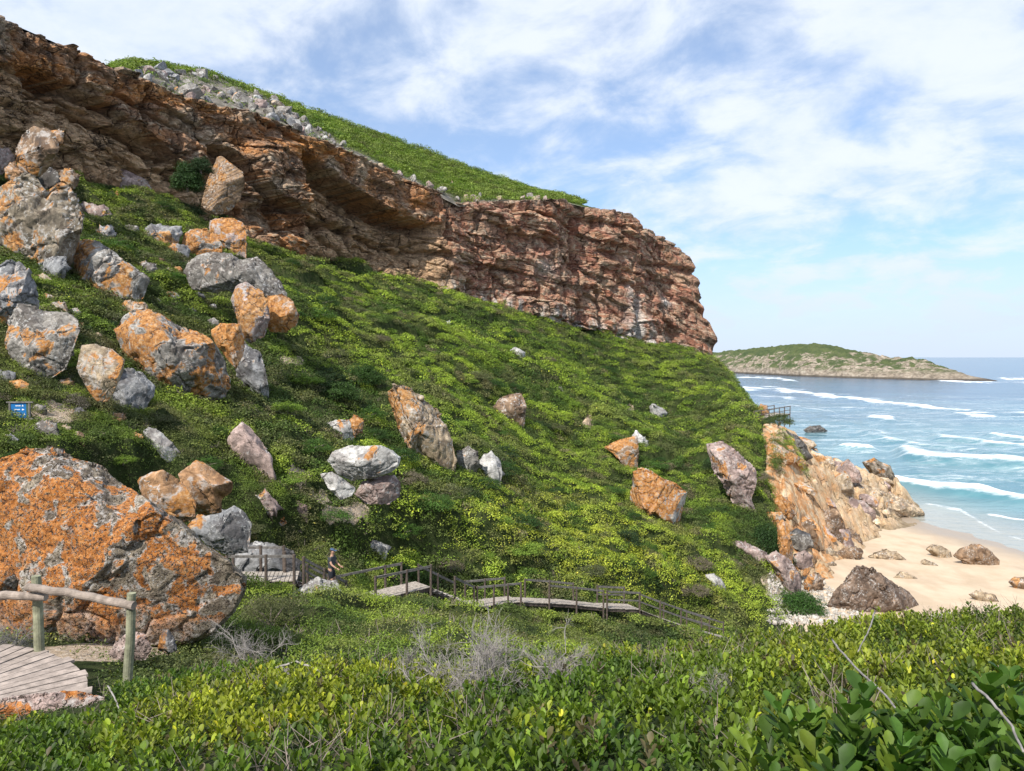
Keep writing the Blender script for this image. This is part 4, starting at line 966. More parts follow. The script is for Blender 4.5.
rcol = t.ramp(n, [(.3, (.07, .065, .05)), (.5, (.19, .17, .14)), (.7, (.34, .31, .28))])
t.principled(t.mix(rk, gcol, rcol), .95, t.bump(n, 1, .5), .1)
band = pl([(-120,1),(110,1),(125,.5),(150,.7),(200,.95),(240,.95),(280,.75),(310,.5),(350,.22),(400,.12),(450,.14),(480,.22),(540,.15),(565,.1),(600,.05),(708,.05)], U)
rocky = sstep(.06, -.06, Tt - band + nh * .12)
hl = mesh_obj('hilltop', Q.reshape(-1, 3), grid_faces(*U.shape), m, attrs={'rocky': rocky.ravel()})
tag(hl, 'rounded green hilltop with grey rubble above the cliff edge', 'hill', kind='structure')

# ---------------------------------------------------------------- sloping rock shelf by the water
sh_px = [(784,424,83),(800,428,86),(812,436,90),(835,449,97),(855,458,103),(875,470,109),(892,484,113),(922,513,106),(915,524,99),(890,534,92),(860,545,83.5),(820,556,73),(800,540,70),
         (787,500,70.5),(781,470,74),(776,446,78),(760,425,82),(810,470,84),(830,500,84),(860,505,92),(845,475,95),(880,500,101),(900,512,103),(830,525,79),(870,525,89),(800,450,84)]
Ts = [P(*q) for q in sh_px] + [np.array(q, float) for q in [(33,94,-15),(40,104,-20),(46,116,-24),(54,122,-25),(62,112,-25),(62,102,-24.5),(56,94,-23.4),(48,88,-22.6),(40,80,-22),(33,68,-21.8),(26,65,-21.8),(21,68,-21.5),(23,82,-14)]]
Ts = np.array(Ts); fs = tps_fit(Ts[:, :2], Ts[:, 2], .25)
X, Y = np.meshgrid(np.arange(20, 62, .14), np.arange(60, 122, .14))
Z = tps_eval(fs, X, Y)
along = (X * .62 + Y * .78); acr = (X * .78 - Y * .62)           # slabs dip to the right
w = noise(np.stack([X * .2, Y * .2, 0 * X], -1)) * 1.2
al2 = X * .77 + Y * .63; ac2 = X * .63 - Y * .77; wq = noise(np.stack([X * .5, Y * .5, 0 * X + 3], -1)) * .25
o1, g1 = tilt(al2 / 9 + w * .35 + wq * .3, ac2 / 4.5 + w * .35, 41, 2.6, 2.8)
o2, g2_ = tilt(al2 / 3.6 + w * .6 + wq, ac2 / 1.7 + w * .5, 42, .9, 1.3)
o3, g3 = tilt(al2 / 1.3 + wq, ac2 / .75 + w, 43, .22, .4)
rr_ = o1 + o2 + o3 - .5 * sstep(.07, 0, g1) - .25 * sstep(.09, 0, g2_) - .07 * sstep(.1, 0, g3) + fbm(np.stack([X * .5, Y * .5, Z * .5], -1), 6) * .8 - .9
rr_ = np.where(Z > -13.5, rr_ * (1 - .65 * sstep(-14, -9, Z)) - .5 * sstep(-14, -9, Z), rr_)
rr_ += .9 * sstep(SEA + 6, SEA + 2, Z)
rr_ *= .35 + .65 * sstep(SEA + .2, SEA + 2.5, Z)
Z = Z + rr_
m, nt = newmat('shelf_stone'); t = NT(nt)
pos = t.n('ShaderNodeNewGeometry').outputs['Position']; s = t.n('ShaderNodeSeparateXYZ'); t.l(pos, s.inputs[0])
rt = t.n('ShaderNodeVectorRotate', rotation_type='Z_AXIS'); t.l(pos, rt.inputs[0]); rt.inputs['Angle'].default_value = radians(50)
n = t.noise(rt.outputs[0], .55, 6, .68); n2 = t.noise(t.scale(rt.outputs[0], (1, 2.5, 2)), 1.8, 5, .7)
c = t.ramp(t.math('ADD', t.math('MULTIPLY', n, .6), t.math('MULTIPLY', n2, .4)), [(.3, (.26, .19, .12)), (.42, (.50, .35, .20)), (.52, (.64, .49, .32)), (.66, (.72, .60, .45))])
xo = t.math('ADD', s.outputs[0], t.math('MULTIPLY_ADD', t.noise(pos, .16, 4), 26, -13))
om = t.math('MULTIPLY', t.maprange(xo, 27, 43, 1, .25), t.maprange(t.noise(pos, .8, 6, .68), .42, .56))
c = t.mix(t.math('MULTIPLY', om, .85), c, (.56, .25, .085))
cr = t.vor(t.scale(rt.outputs[0], (.8, 1.6, 1.2)), .5, 'DISTANCE_TO_EDGE')
crm = t.math('MULTIPLY', t.maprange(cr, 0, .035, .9, 0), t.maprange(t.noise(pos, .3, 3), .48, .58))
blt = t.maprange(t.noise(t.scale(rt.outputs[0], (.5, 2.2, 2)), .5, 6, .7), .52, .66, 0, .6); c = t.mix(blt, c, (.30, .21, .13))
c = t.mix(crm, c, (.14, .10, .065))
low = t.maprange(t.math('ADD', s.outputs[2], t.math('MULTIPLY', n, 1.2)), SEA + .9, SEA + 1.9, .75, 0)
c = t.mix(low, c, (.19, .15, .095))
t.principled(c, .85, t.bump(t.math('ADD', n2, t.math('MULTIPLY', crm, -.5)), 1, .3), .25)
shf = mesh_obj('rock_shelf', np.stack([X, Y, Z], -1).reshape(-1, 3), grid_faces(*X.shape), m)
tag(shf, 'tan and orange bare rock shelf sloping down to the surf', 'rock shelf', kind='structure')
SHELF = (fs,)
# grey rubble on the hilltop
def rubble(u, v, tt, size, stone, lich, seed, label, group, lvl=3):
    p = hill_pt(np.array([u]), np.array([tt]))[0]
    V, Fc = ico(lvl); V = V.copy(); r2 = np.random.default_rng(seed + 500)
    for k in range(12):
        n = r2.normal(size=3); n /= np.linalg.norm(n); V -= np.clip(V @ n - r2.uniform(.45, .7), 0, None)[:, None] * n
    V *= r2.uniform(.7, 1.3, 3) * size; a = r2.uniform(0, 6.3); c_, s_ = cos(a), sin(a)
    V = np.stack([V[:, 0] * c_ - V[:, 1] * s_, V[:, 0] * s_ + V[:, 1] * c_, V[:, 2] + size * .18], -1) + p
    V += noise(V * 1.2)[:, None] * .08 * size
    o = mesh_obj('rubble_rock', V, Fc, MR, origin=p, smooth=False); o.color = (*STONE[stone], lich)
    tag(o, label, 'rock', group)
r3 = np.random.default_rng(77)
for k in range(120):
    u = r3.uniform(138, 300) if k < 100 else r3.uniform(300, 345)
    tmax = pl([(138,.6),(200,.95),(260,.85),(300,.5),(345,.25)], u)
    tt = r3.uniform(0.02, tmax); s = r3.choice([.35, .6, .9, 1.3], p=[.35, .35, .22, .08])
    rubble(u, 0, tt, s * 1.0, r3.choice(['grey', 'blue', 'white', 'pink', 'dark'], p=[.4, .2, .1, .15, .15]), .05, k, 'grey rock in the rubble heaped between the cliff edge and the green hilltop', 'rubble rocks on top of the cliff')
for k, (u, tt, s) in enumerate([(458,.06,.5),(466,.10,.7),(474,.08,.9),(480,.14,.45),(500,.12,.5),(523,.10,.6),(531,.16,1.0),(536,.08,.7),(545,.1,.5),(452,.35,.5),(515,.3,.4),(400,.04,.5),(412,.05,.6),(380,.03,.5),(430,.05,.8),(442,.06,.9)]):
    rubble(u, 0, tt, s * 1.1, ['grey', 'tan', 'pink'][k % 3], .1, 300 + k, 'small pale stone along the cliff edge below the green hillside', 'pale stones along the cliff edge')
rubble(283, 0, .28, 1.5, 'grey', .1, 901, 'largest angular grey block standing on the cliff edge rubble', None, 4)
rubble(277, 0, .5, 1.2, 'tan', .1, 902, 'pointed tan-grey block just behind the largest block of the cliff edge rubble', None, 4)

# pale stones of the gully floor: too many to count
gv = []; gf = []; Vb, Fb = ico(1)
for k in range(2200):
    u = r3.uniform(768, 862); v = r3.uniform(565, 625)
    if u > 800 + (v - 560) * 1.1: continue
    y = hit(u, v)
    if y is None or y < 45: continue
    p = P(u, v, y); z = max(beach_z(p[0], p[1]), gz(p[0], p[1])); s = r3.uniform(.05, .17)
    V = Vb * r3.uniform(.6, 1.2, 3) * s + [p[0], p[1], z + s * .3]; n = len(gv) * len(Vb); gv.append(V); gf.append(Fb + n)
gr_ = mesh_obj('gully_stones', np.concatenate(gv), np.concatenate(gf), mat_plain('pale_stone', (.40, .365, .32), .9, 2.0, .45), smooth=False)
tag(gr_, 'loose pale stones covering the gully floor above the sand', 'stones', kind='stuff')

# broken blocks lying on the shelf
rb = np.random.default_rng(515); nb_ = 0
for k in range(600):
    if nb_ >= 46: break
    x = rb.uniform(26, 56); y = rb.uniform(70, 110); z = float(tps_eval(fs, np.array([x]), np.array([y]))[0])
    if z < SEA + .4 or z < gz(x, y) - .3 or z > -8.5: continue
    s = float(rb.choice([.5, .8, 1.2, 1.7, 2.3], p=[.28, .28, .22, .14, .08])); p = np.array([x, y, z - .2 * s - .5])
    V, Fc = ico(3); V = V.copy()
    for j in range(14):
        n = rb.normal(size=3); n /= np.linalg.norm(n); V -= np.clip(V @ n - rb.uniform(.4, .66), 0, None)[:, None] * n
    V *= np.array([1.5, .9, .8]) * rb.uniform(.8, 1.25, 3) * s; a = -.7 + rb.normal() * .35; c_, s_ = cos(a), sin(a); V[:, 2] -= V[:, 0] * .35
    V = np.stack([V[:, 0] * c_ - V[:, 1] * s_, V[:, 0] * s_ + V[:, 1] * c_, V[:, 2]], -1) + p; V += noise(V * 1.3)[:, None] * .10 * s
    o = mesh_obj('shelf_block', V, Fc, MR, origin=p, smooth=False); o.color = (*STONE[str(rb.choice(['sand', 'tan', 'sand', 'pink']))], float(np.clip(1.0 - (x - 26) / 22, .05, .95)))
    tag(o, 'broken tan or orange block lying on the rock shelf', 'rock', 'broken blocks on the rock shelf'); nb_ += 1
# ---------------------------------------------------------------- vegetation
ML = mat_leaf('leaf_glossy', rough=.5, trans=.32, spec=.25); MS = mat_leaf('scrub_leaf', rough=.6, trans=.22, spec=.2)
def leaf_quads(n, rg, size, spread, up=.6, flat=1.0):
    """n small leaves scattered through a low dome of the given radius (unit); returns (n*4,3), faces"""
    d = rg.normal(size=(n, 3)); d[:, 2] = np.abs(d[:, 2]) * flat; d /= np.linalg.norm(d, axis=1)[:, None]
    r = rg.uniform(.55, 1, n) ** .6
    c = d * r[:, None] * spread; c[:, 2] *= .62
    nrm = d + rg.normal(size=(n, 3)) * .55; nrm[:, 2] += up; nrm /= np.linalg.norm(nrm, axis=1)[:, None]
    a = np.cross(nrm, rg.normal(size=(n, 3))); a /= np.linalg.norm(a, axis=1)[:, None]; b = np.cross(nrm, a)
    s = size * rg.uniform(.7, 1.3, n)[:, None]
    V = np.stack([c - a * s, c - b * s * .5, c + a * s, c + b * s * .5], 1).reshape(-1, 3)
    return V
def sprig(rg, nl=12, h=.16, L=.045):
    """upright shoot with obovate leaves, each leaf two folded quads + tip"""
    Vs = []; Fs = []
    for i in range(nl):
        t_ = i / nl; z = h * (.25 + .75 * t_); az = i * 2.4 + rg.uniform(-.4, .4)
        tilt = radians(rg.uniform(15, 60) * (1 - .45 * t_) + 8)
        d = np.array([cos(az) * sin(tilt), sin(az) * sin(tilt), cos(tilt)]); side = np.cross(d, [0, 0, 1.]); side /= np.linalg.norm(side) + 1e-9; nn = np.cross(side, d)
        l = L * rg.uniform(.75, 1.2); w = l * rg.uniform(.24, .34); o = np.array([cos(az), sin(az), 0]) * .006 + [0, 0, z]
        n = len(Vs)
        Vs += [o, o + d * l * .62 + side * w + nn * l * .07, o + d * l * .6 - nn * l * .03, o + d * l * .62 - side * w + nn * l * .07, o + d * l * 1.0 - nn * l * .08,
               o + d * l * .3 + side * w * .55 + nn * l * .03, o + d * l * .3 - side * w * .55 + nn * l * .03, o + d * l * .9 + side * w * .6, o + d * l * .9 - side * w * .6]
        Fs += [(n, n+5, n+1, n+2), (n, n+2, n+3, n+6), (n+2, n+1, n+7, n+4), (n+2, n+4, n+8, n+3)]
    return np.array(Vs), np.array(Fs)
def scatter(name, pts, scales, cols, templates, rg, mat, label, cat, lean=None, colvar=.18, yel=0, nrm=None):
    """copies of leaf templates merged into one mesh object of ground cover"""
    k = rg.integers(0, len(templates), len(pts)); VV = []; FF = []; CC = []; base = 0
    for ti, (TV, TF) in enumerate(templates):
        s = np.where(k == ti)[0]
        if not len(s): continue
        a = rg.uniform(0, 2 * pi, len(s)); c_, s_ = np.cos(a), np.sin(a)
        q = TV[None] * scales[s][:, None, None]
        x = q[..., 0] * c_[:, None] - q[..., 1] * s_[:, None]; y = q[..., 0] * s_[:, None] + q[..., 1] * c_[:, None]; z = q[..., 2]
        tl = rg.normal(size=(len(s), 2)) * .18
        if nrm is not None: tl = tl + nrm[s]
        x = x + z * tl[:, :1]; y = y + z * tl[:, 1:]
        V = np.stack([x, y, z], -1) + pts[s][:, None]
        VV.append(V.reshape(-1, 3)); nvt = len(TV)
        FF.append((TF[None] + (np.arange(len(s)) * nvt)[:, None, None]).reshape(-1, TF.shape[1]) + base); base += len(s) * nvt
        per = 4 if nvt % 9 else 9
        nl = nvt // per
        cc = cols[s][:, None, :] * (1 + rg.normal(size=(len(s), nl, 1)) * colvar)
        if yel:
            y_ = (rg.random((len(s), nl, 1)) < yel); cc = np.where(y_, cc * np.array([2.4, 1.9, 1.2]), cc)
        CC.append(np.repeat(np.clip(cc, .004, .9), per, 1).reshape(-1, 3))
    o = mesh_obj(name, np.concatenate(VV), np.concatenate(FF), mat, cols={'col': np.concatenate(CC)}, smooth=True)
    return tag(o, label, cat, kind='stuff')
def tuft(rg, n, size, up=.5):
    return leaf_quads(n, rg, size, 1.0, up), np.arange(n * 4).reshape(n, 4)
DARK = np.array([.060, .105, .020]); MID = np.array([.155, .235, .030]); BRI = np.array([.27, .35, .04]); YEL = np.array([.42, .46, .05]); TW = np.array([.17, .125, .095]); OLV = np.array([.085, .10, .035]); GRY = np.array([.20, .18, .15])
def blend(c, d, f): return c * (1 - f[:, None]) + d * f[:, None]
def slope_cols(p, rg):
    u, v = proj(p); n1 = fbm(p * .10, 3); n2 = fbm(p * .45 + 9, 3); n3 = fbm(p * 1.4 + 4, 2)
    c = np.tile(MID, (len(p), 1))
    c = blend(c, DARK * 1.15, sstep(.0, .28, n1 + n2 * .6))
    c = blend(c, BRI, sstep(.0, .35, -n1 + n3 * .5) * .9)
    _, k1, k2 = mounds(p[:, 0], p[:, 1], cells=True); kk = (k1 * .55 + k2 * .45); k3 = (k1 * 7.13 + k2 * 3.7) % 1
    c = blend(c, BRI * 1.15, sstep(.55, .75, kk) * .75); c = blend(c, DARK, sstep(.42, .25, kk) * .8)
    c = blend(c, np.array([.13, .14, .05]), (k3 > .86) * .8); c = blend(c, np.array([.028, .06, .018]), ((k3 > .5) & (k3 < .62)) * .8)
    c = blend(c, np.array([.16, .125, .085]), ((k3 > .30) & (k3 < .36)) * .8)
    bz = sstep(.10, .24, fbm(p * np.array([.16, .3, .2]) + 61, 4)); c = blend(c, np.array([.17, .17, .07]), bz * .5)
    # pale flowering patch down the middle and the right hand part
    dq = np.sqrt(((u - 590) / 190) ** 2 + ((v - 545 - (u - 590) * .28) / 62) ** 2)
    yz = sstep(1.15, .35, dq + n2 * .5)
    c = blend(c, YEL, yz * sstep(-.25, .3, n3 + .5 * n2) * .85)
    dq2 = np.sqrt(((u - 760) / 60) ** 2 + ((v - 480) / 60) ** 2)
    # dark bands under the cliff and in the right hand gully
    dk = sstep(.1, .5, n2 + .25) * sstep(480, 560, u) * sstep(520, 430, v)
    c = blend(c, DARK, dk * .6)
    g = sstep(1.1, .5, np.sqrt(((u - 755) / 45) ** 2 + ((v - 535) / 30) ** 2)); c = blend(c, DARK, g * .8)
    # heath with bare stems around the boulder field and lower left
    hz = np.clip(sstep(.12, .30, fbm(p * .7 + 31, 3)) * (.35 + .65 * sstep(420, 250, u)), 0, 1)
    c = blend(c, TW, hz * .6)
    c = blend(c, OLV, sstep(420, 200, u) * .35)
    mz = np.exp(-((v - 625) / 22) ** 2 - ((u - 560) / 150) ** 2); c = blend(c, OLV * .95, mz * .6)
    mz2 = sstep(.1, .3, fbm(p * 1.1 + 55, 3)) * mz; c = blend(c, np.array([.12, .085, .06]), mz2 * .7)
    return c * (1 + rg.normal(size=(len(p), 1)) * .13)
def veg_points(rg, y0, y1, dens, umin=-60, umax=1090, keep=None):
    """points spread evenly over the ground area inside the camera's wedge"""
    a0, a1 = (umin - CX) / F, (umax - CX) / F
    area = (a1 - a0) * (y1 ** 2 - y0 ** 2) / 2; n = int(area * dens * 1.9)
    y = np.sqrt(rg.uniform(y0 ** 2, y1 ** 2, n)); x = y * rg.uniform(a0, a1, n)
    z = ground(x, y); p = np.stack([x, y, z], -1)
    gx_ = (ground(x + .12, y) - z) / .12; gy_ = (ground(x, y + .12) - z) / .12
    st_ = np.clip(np.sqrt(1 + gx_ ** 2 + gy_ ** 2) / 1.9 / (1.12 if y0 > 7 else 1), 0, 1) if y0 > 7 else np.full(n, 1 / 1.9)
    am = mound_amt(x, y, veg=True) * st_
    ok = (z > SEA + .6) & (rg.random(n) < .01 + am * 1.0) & (z > beach_z(x, y) + .25)
    zs = tps_eval(fs, x, y); ok &= ~((zs > z) & (x > 22) & (x < 62) & (y > 66) & (y < 122))
    return p[ok]
def vis_filter(p, umin=-60, umax=1090, margin=.5):
    """drop points hidden far behind a crest"""
    keep = np.ones(len(p), bool); q = p.copy(); q[:, 2] += .5
    for f_ in np.linspace(.08, .96, 26):
        r = q * f_; keep &= r[:, 2] > gz(r[:, 0], r[:, 1]) - 1.1 * margin - .6 * f_
    return keep
rg = np.random.default_rng(21)
TN = [sprig(rg, 14, .13, .031) for _ in range(10)]
def on_deck(p):
    return (np.hypot(p[:, 0] + 6.9, p[:, 1] - 7.1) < 2.65) | ((p[:, 0] < -6.5) & (abs(p[:, 1] - 8.6) < 1.0))
def clear_of(p, zones):
    u, v = proj(p); ok = np.ones(len(p), bool)
    for a, b, c, d in zones: ok &= ~((u > a) & (u < c) & (v > b) & (v < d))
    return ok
# --- leathery scrub in the foreground
p = veg_points(rg, 1.1, 9.6, 560, -80, 1110); p = p[~on_deck(p)]
r = np.hypot(p[:, 0], p[:, 1]); keep = rg.random(len(p)) < np.clip(1.3 - r * .07, .6, 1); p = p[keep]; r = r[keep]
bare = sstep(.18, .34, fbm(p * 1.3 + 77, 3)); p = p[rg.random(len(p)) > bare * .3]
u_, v_ = proj(p); ok = ~((u_ > -40) & (u_ < 112) & (v_ > 690) & (v_ < 726) & (p[:, 1] > 4.6)) & ~((p[:, 1] > 6.9) & (u_ < 128) & (v_ < 690))
p = p[ok]; p[:, 2] -= .05 + rg.uniform(0, .17, len(p)) + .06 * sstep(0, .3, fbm(p * 3.2 + 41, 2)); u_, v_ = proj(p)
n1 = fbm(p * .6 + 3, 3); n2 = fbm(p * 2.5, 2)
c = np.tile(np.array([.10, .155, .015]), (len(p), 1)); c = blend(c, np.array([.27, .29, .022]), sstep(-.1, .3, n1 + n2 * .5) * .8); c = blend(c, np.array([.05, .10, .014]), sstep(.05, .35, -n1 + n2 * .4) * .7)
c = blend(c, np.array([.24, .26, .03]), sstep(600, 900, u_) * .4)
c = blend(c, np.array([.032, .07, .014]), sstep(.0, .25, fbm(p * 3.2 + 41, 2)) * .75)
c = blend(c, np.array([.11, .085, .045]), (rg.random(len(p)) < .035) * .9)
c *= 1 + rg.normal(size=(len(p), 1)) * .24
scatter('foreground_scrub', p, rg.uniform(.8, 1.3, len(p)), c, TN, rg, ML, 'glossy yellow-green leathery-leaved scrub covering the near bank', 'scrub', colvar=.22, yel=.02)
p = veg_points(rg, 1.2, 9.6, 130, -80, 1110); p = p[~on_deck(p)]; u_, v_ = proj(p); p = p[~((p[:, 1] > 6.9) & (u_ < 128) & (v_ < 690))]
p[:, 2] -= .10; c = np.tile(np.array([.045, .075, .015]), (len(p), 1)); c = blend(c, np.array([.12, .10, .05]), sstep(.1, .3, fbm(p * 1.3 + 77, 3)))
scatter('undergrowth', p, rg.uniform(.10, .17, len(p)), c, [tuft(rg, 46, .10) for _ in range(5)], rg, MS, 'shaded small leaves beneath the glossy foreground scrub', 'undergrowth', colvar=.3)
# larger-leaved shoots close to the camera in the lower right
n = 560; x = rg.uniform(.35, 1.15, n); y = rg.uniform(.95, 1.65, n); z = -.80 - .12 * (1.5 - y) - rg.uniform(0, .30, n) + .09 * (x - .7) * 1.0 - .05
z = z - .22 * sstep(.75, .35, x) 
pb = np.stack([x, y, z], -1); c = np.tile(np.array([.055, .115, .018]), (n, 1)); c = blend(c, np.array([.16, .21, .02]), rg.random(n) ** 3)
TB = [sprig(rg, 11, .12, .046) for _ in range(6)]
bb = scatter('leafy_shrub', pb, rg.uniform(.85, 1.15, n), c, TB, rg, ML, 'dense leafy shrub with the largest leaves in the bottom right corner', 'shrub', colvar=.2)
del bb['kind']
# --- small-leaved scrub in between
TM = [tuft(rg, 46, .085) for _ in range(6)]; TMf = [tuft(rg, 40, .12) for _ in range(6)]
p = veg_points(rg, 8.5, 36, 33, -140, 1120); p = p[~on_deck(p)]; p = p[vis_filter(p)]
p = p[clear_of(p, [(-100, 640, 108, 700)]) | (p[:, 1] > 11)]
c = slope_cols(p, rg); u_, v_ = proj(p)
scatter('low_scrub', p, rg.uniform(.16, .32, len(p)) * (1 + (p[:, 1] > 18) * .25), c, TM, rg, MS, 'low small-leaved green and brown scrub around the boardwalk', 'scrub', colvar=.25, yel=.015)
nA = len(p)
# scrub crowding round the feet of the boulders
qq = []
for (ax, ay, rr) in ROCKZ:
    if ay < 13 or (ax > 20 and ay > 56): continue
    k = int(40 + rr * 45); an_ = rg.uniform(0, 2 * pi, k); ra_ = rr * rg.uniform(.72, 1.35, k)
    x_ = ax + np.cos(an_) * ra_; y_ = ay + rr * .2 + np.sin(an_) * ra_; qq.append(np.stack([x_, y_, ground(x_, y_) + rg.uniform(0, .35, k) * min(1, rr * .4)], -1))
p = np.concatenate(qq); p = p[rg.random(len(p)) < mound_amt(p[:, 0], p[:, 1], veg=True) + .15]
scatter('boulder_scrub', p, rg.uniform(.22, .42, len(p)), slope_cols(p, rg) * .9, TM, rg, MS, 'scrub crowding round the feet of the boulders', 'scrub', colvar=.25, yel=.01)
p = veg_points(rg, 34, 80, 13, -160, 900); p = p[vis_filter(p)]
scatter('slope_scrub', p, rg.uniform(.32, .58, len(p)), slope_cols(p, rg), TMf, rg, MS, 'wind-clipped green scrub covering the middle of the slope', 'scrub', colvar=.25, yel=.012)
nB = len(p)
p = veg_points(rg, 78, 150, 5, 60, 860); p = p[vis_filter(p)]
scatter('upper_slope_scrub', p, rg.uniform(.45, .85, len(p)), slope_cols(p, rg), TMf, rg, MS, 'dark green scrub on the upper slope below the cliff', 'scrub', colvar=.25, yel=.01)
print('veg', nA, nB, len(p))
# stray twiggy dead stems mixed in the scrub
def twig_cloud(pts, rg, n, L, name, label, mat, w=.006):
    VV = []; 
    for q in pts:
        d = rg.normal(size=(n, 3)); d[:, 2] = np.abs(d[:, 2]) + .35; d /= np.linalg.norm(d, axis=1)[:, None]
        s = np.cross(d, rg.normal(size=(n, 3))); s /= np.linalg.norm(s, axis=1)[:, None]; l = L * rg.uniform(.5, 1.2, (n, 1)); o = q + rg.normal(size=(n, 3)) * L * .35 * [1, 1, .2]
        VV.append(np.stack([o - s * w, o + s * w, o + d * l + s * w * .5, o + d * l - s * w * .5], 1).reshape(-1, 3))
    V = np.concatenate(VV); o = mesh_obj(name, V, np.arange(len(V)).reshape(-1, 4), mat); return tag(o, label, 'twigs', kind='stuff')
MT = mat_plain('dead_twig', (.21, .17, .145), .9, 6, .35)
p = veg_points(rg, 11, 60, 1.0, -60, 820); p = p[vis_filter(p)]; p = p[fbm(p * .5 + 13, 3) > .08]
twig_cloud(p, rg, 16, .30, 'heath_twigs', 'grey-brown bare twigs showing among the low scrub', MT, .008)
p = veg_points(rg, 1.6, 9, 8, -60, 1090); p = p[~on_deck(p)]; p = p[fbm(p * 1.1 + 3, 3) > .06]
twig_cloud(p, rg, 16, .15, 'foreground_twigs', 'thin bleached twigs showing between the foreground leaves', MT, .0018)
# hilltop cover
n = 14000; u = rg.uniform(110, 584, n); tt = rg.uniform(0, 1.03, n)
bandv = pl([(-120,1),(110,1),(125,.5),(150,.75),(200,1.0),(240,.97),(280,.8),(310,.52),(350,.25),(400,.10),(450,.12),(480,.14),(540,.12),(565,.3),(600,.5),(708,.9)], u)
ok = tt > bandv * .9 + rg.normal(size=n) * .06; ok |= rg.random(n) < .035
u = u[ok]; tt = tt[ok]; p = hill_pt(u, tt); p[:, 2] += np.clip(fbm(p * .35, 4) * .9, -1, 1) * np.clip(pl(back, u) / 20, .15, 1)
n1 = fbm(p * .12, 3); c = np.tile(MID, (len(p), 1)); c = blend(c, np.array([.13, .18, .035]), sstep(-.1, .25, n1)); c = blend(c, DARK * 1.3, sstep(.05, .3, -n1)); n4 = fbm(p * .5 + 5, 3); c = blend(c, np.array([.20, .24, .05]), sstep(.05, .3, n4) * .7); c = blend(c, np.array([.10, .09, .04]), sstep(.12, .3, -n4) * .7); c *= 1 + rg.normal(size=(len(p), 1)) * .12
scatter('hilltop_scrub', p, rg.uniform(.25, .85, len(p)) * (1 + .5 * (fbm(p * .5 + 5, 3) > .12)), c, TMf, rg, MS, 'smooth bright green low scrub on the hill above the cliff', 'scrub', colvar=.25)

# tufts on the bare cliff rim further right
ci = rg.integers(0, len(ue), 2500); ci = ci[(ue[ci] > 555) & (ue[ci] < 690)]; k_ = rg.uniform(.0, 1.0, len(ci))[:, None] * 1.5
pq = Pall[3, ci] + np.array([-2.6, 2.6, -.15]) * k_; pq = pq[fbm(pq * .35, 3) > .03]
scatter('rim_scrub', pq, rg.uniform(.2, .4, len(pq)), np.tile(np.array([.11, .15, .04]), (len(pq), 1)), TMf, rg, MS, 'sparse low green tufts along the bare right-hand rim of the cliff', 'scrub', colvar=.25)

# individual shrubs
def shrub(u, v, wpx, hpx, col, label, Yd=None, n=26, name='shrub', group=None, dens=1.0):
    Y = Yd or hit(u, v) or 60; b = P(u, v, Y); mp = Y / F; R = wpx * mp / 2; Hh = hpx * mp
    k = int(n * dens * max(1, (R * 1.2)) ** .6 * 8); d = rg.normal(size=(k, 3)); d[:, 2] = np.abs(d[:, 2]); d /= np.linalg.norm(d, axis=1)[:, None]
    rr = rg.uniform(.35, 1, k) ** .5 * (1 + .22 * noise(d * 2.2 + u))
    c = d * rr[:, None] * [R, R * .8, Hh * .85] + b + [0, R * .3, 0]
    rt = empty(name, b + np.array([0, R * .3, 0])); tag(rt, label, 'shrub', group)
    s = rg.uniform(.14, .26, k) * max(R, Hh) * (1 if Y > 30 else 1) ; cc = np.tile(np.array(col), (k, 1)) * (1 + rg.normal(size=(k, 1)) * .22)
    TT = TMf if Y > 30 else TM
    f_ = scatter('foliage', c, s, cc, TT, rg, MS, None, None, colvar=.25); 
    for kk in ('kind', 'label', 'category'):
        if kk in f_: del f_[kk]
    off = np.array(rt.location); f_.parent = rt; f_.location = -off
    mb = MB()
    for j in range(4):
        e = b + np.array([0, R * .3, 0]) + rg.normal(size=3) * [R * .3, R * .25, 0] + [0, 0, Hh * .45]
        mb.tube([b + np.array([0, R * .3, -.1]), (b + e) / 2 + rg.normal(size=3) * R * .08, e], [R * .05, R * .035, R * .015], 5)
    mb.build('stem', MT, rt)
    return rt
for a in [
 (168,196,26,22,(.03,.06,.02),'dark round bush left of the leaning banded slab, farthest left of the cluster'),
 (186,190,28,30,(.035,.07,.02),'dark green bush in the cluster directly left of the leaning banded slab'),
 (200,172,22,18,(.03,.055,.02),'dark bush right under the cliff overhang above the leaning banded slab'),
 (178,214,44,16,(.06,.085,.035),'grey-green spreading bush above the orange and grey boulders'),
 (264,244,30,22,(.02,.042,.012),'very dark bush at the top of the slope right of the pink and orange boulder'),
 (76,222,0,0,None,''),
 (72,409,26,18,(.17,.15,.12),'round grey bush on bare ground beside the blue sign'),
 (268,626,56,34,(.10,.11,.045),'round olive bush right of the enormous orange boulder'),
 (232,296,34,22,(.05,.09,.02),'bright bush growing in front of the broad dark-topped boulder'),
 (800,614,56,22,(.045,.10,.02),'low bright green bush on the gully stones'),
 (765,552,40,28,(.028,.06,.016),'dark green bush hugging the orange flake of rock'),
 (780,425,30,12,(.07,.10,.03),'dry green bush below the far boardwalk platform'),
 (140,216,50,14,(.045,.09,.02),'low green bush behind the orange and grey boulders below the pink slab'),
 (330,400,60,20,(.045,.085,.02),'rounded green bush mound above the jagged whitish rock'),
 (360,385,50,22,(.04,.08,.018),'dark-hollowed green bush mound left of the tall craggy boulder'),
 (250,540,0,0,None,''),
]:
    if a[4] is None: continue
    shrub(*a)

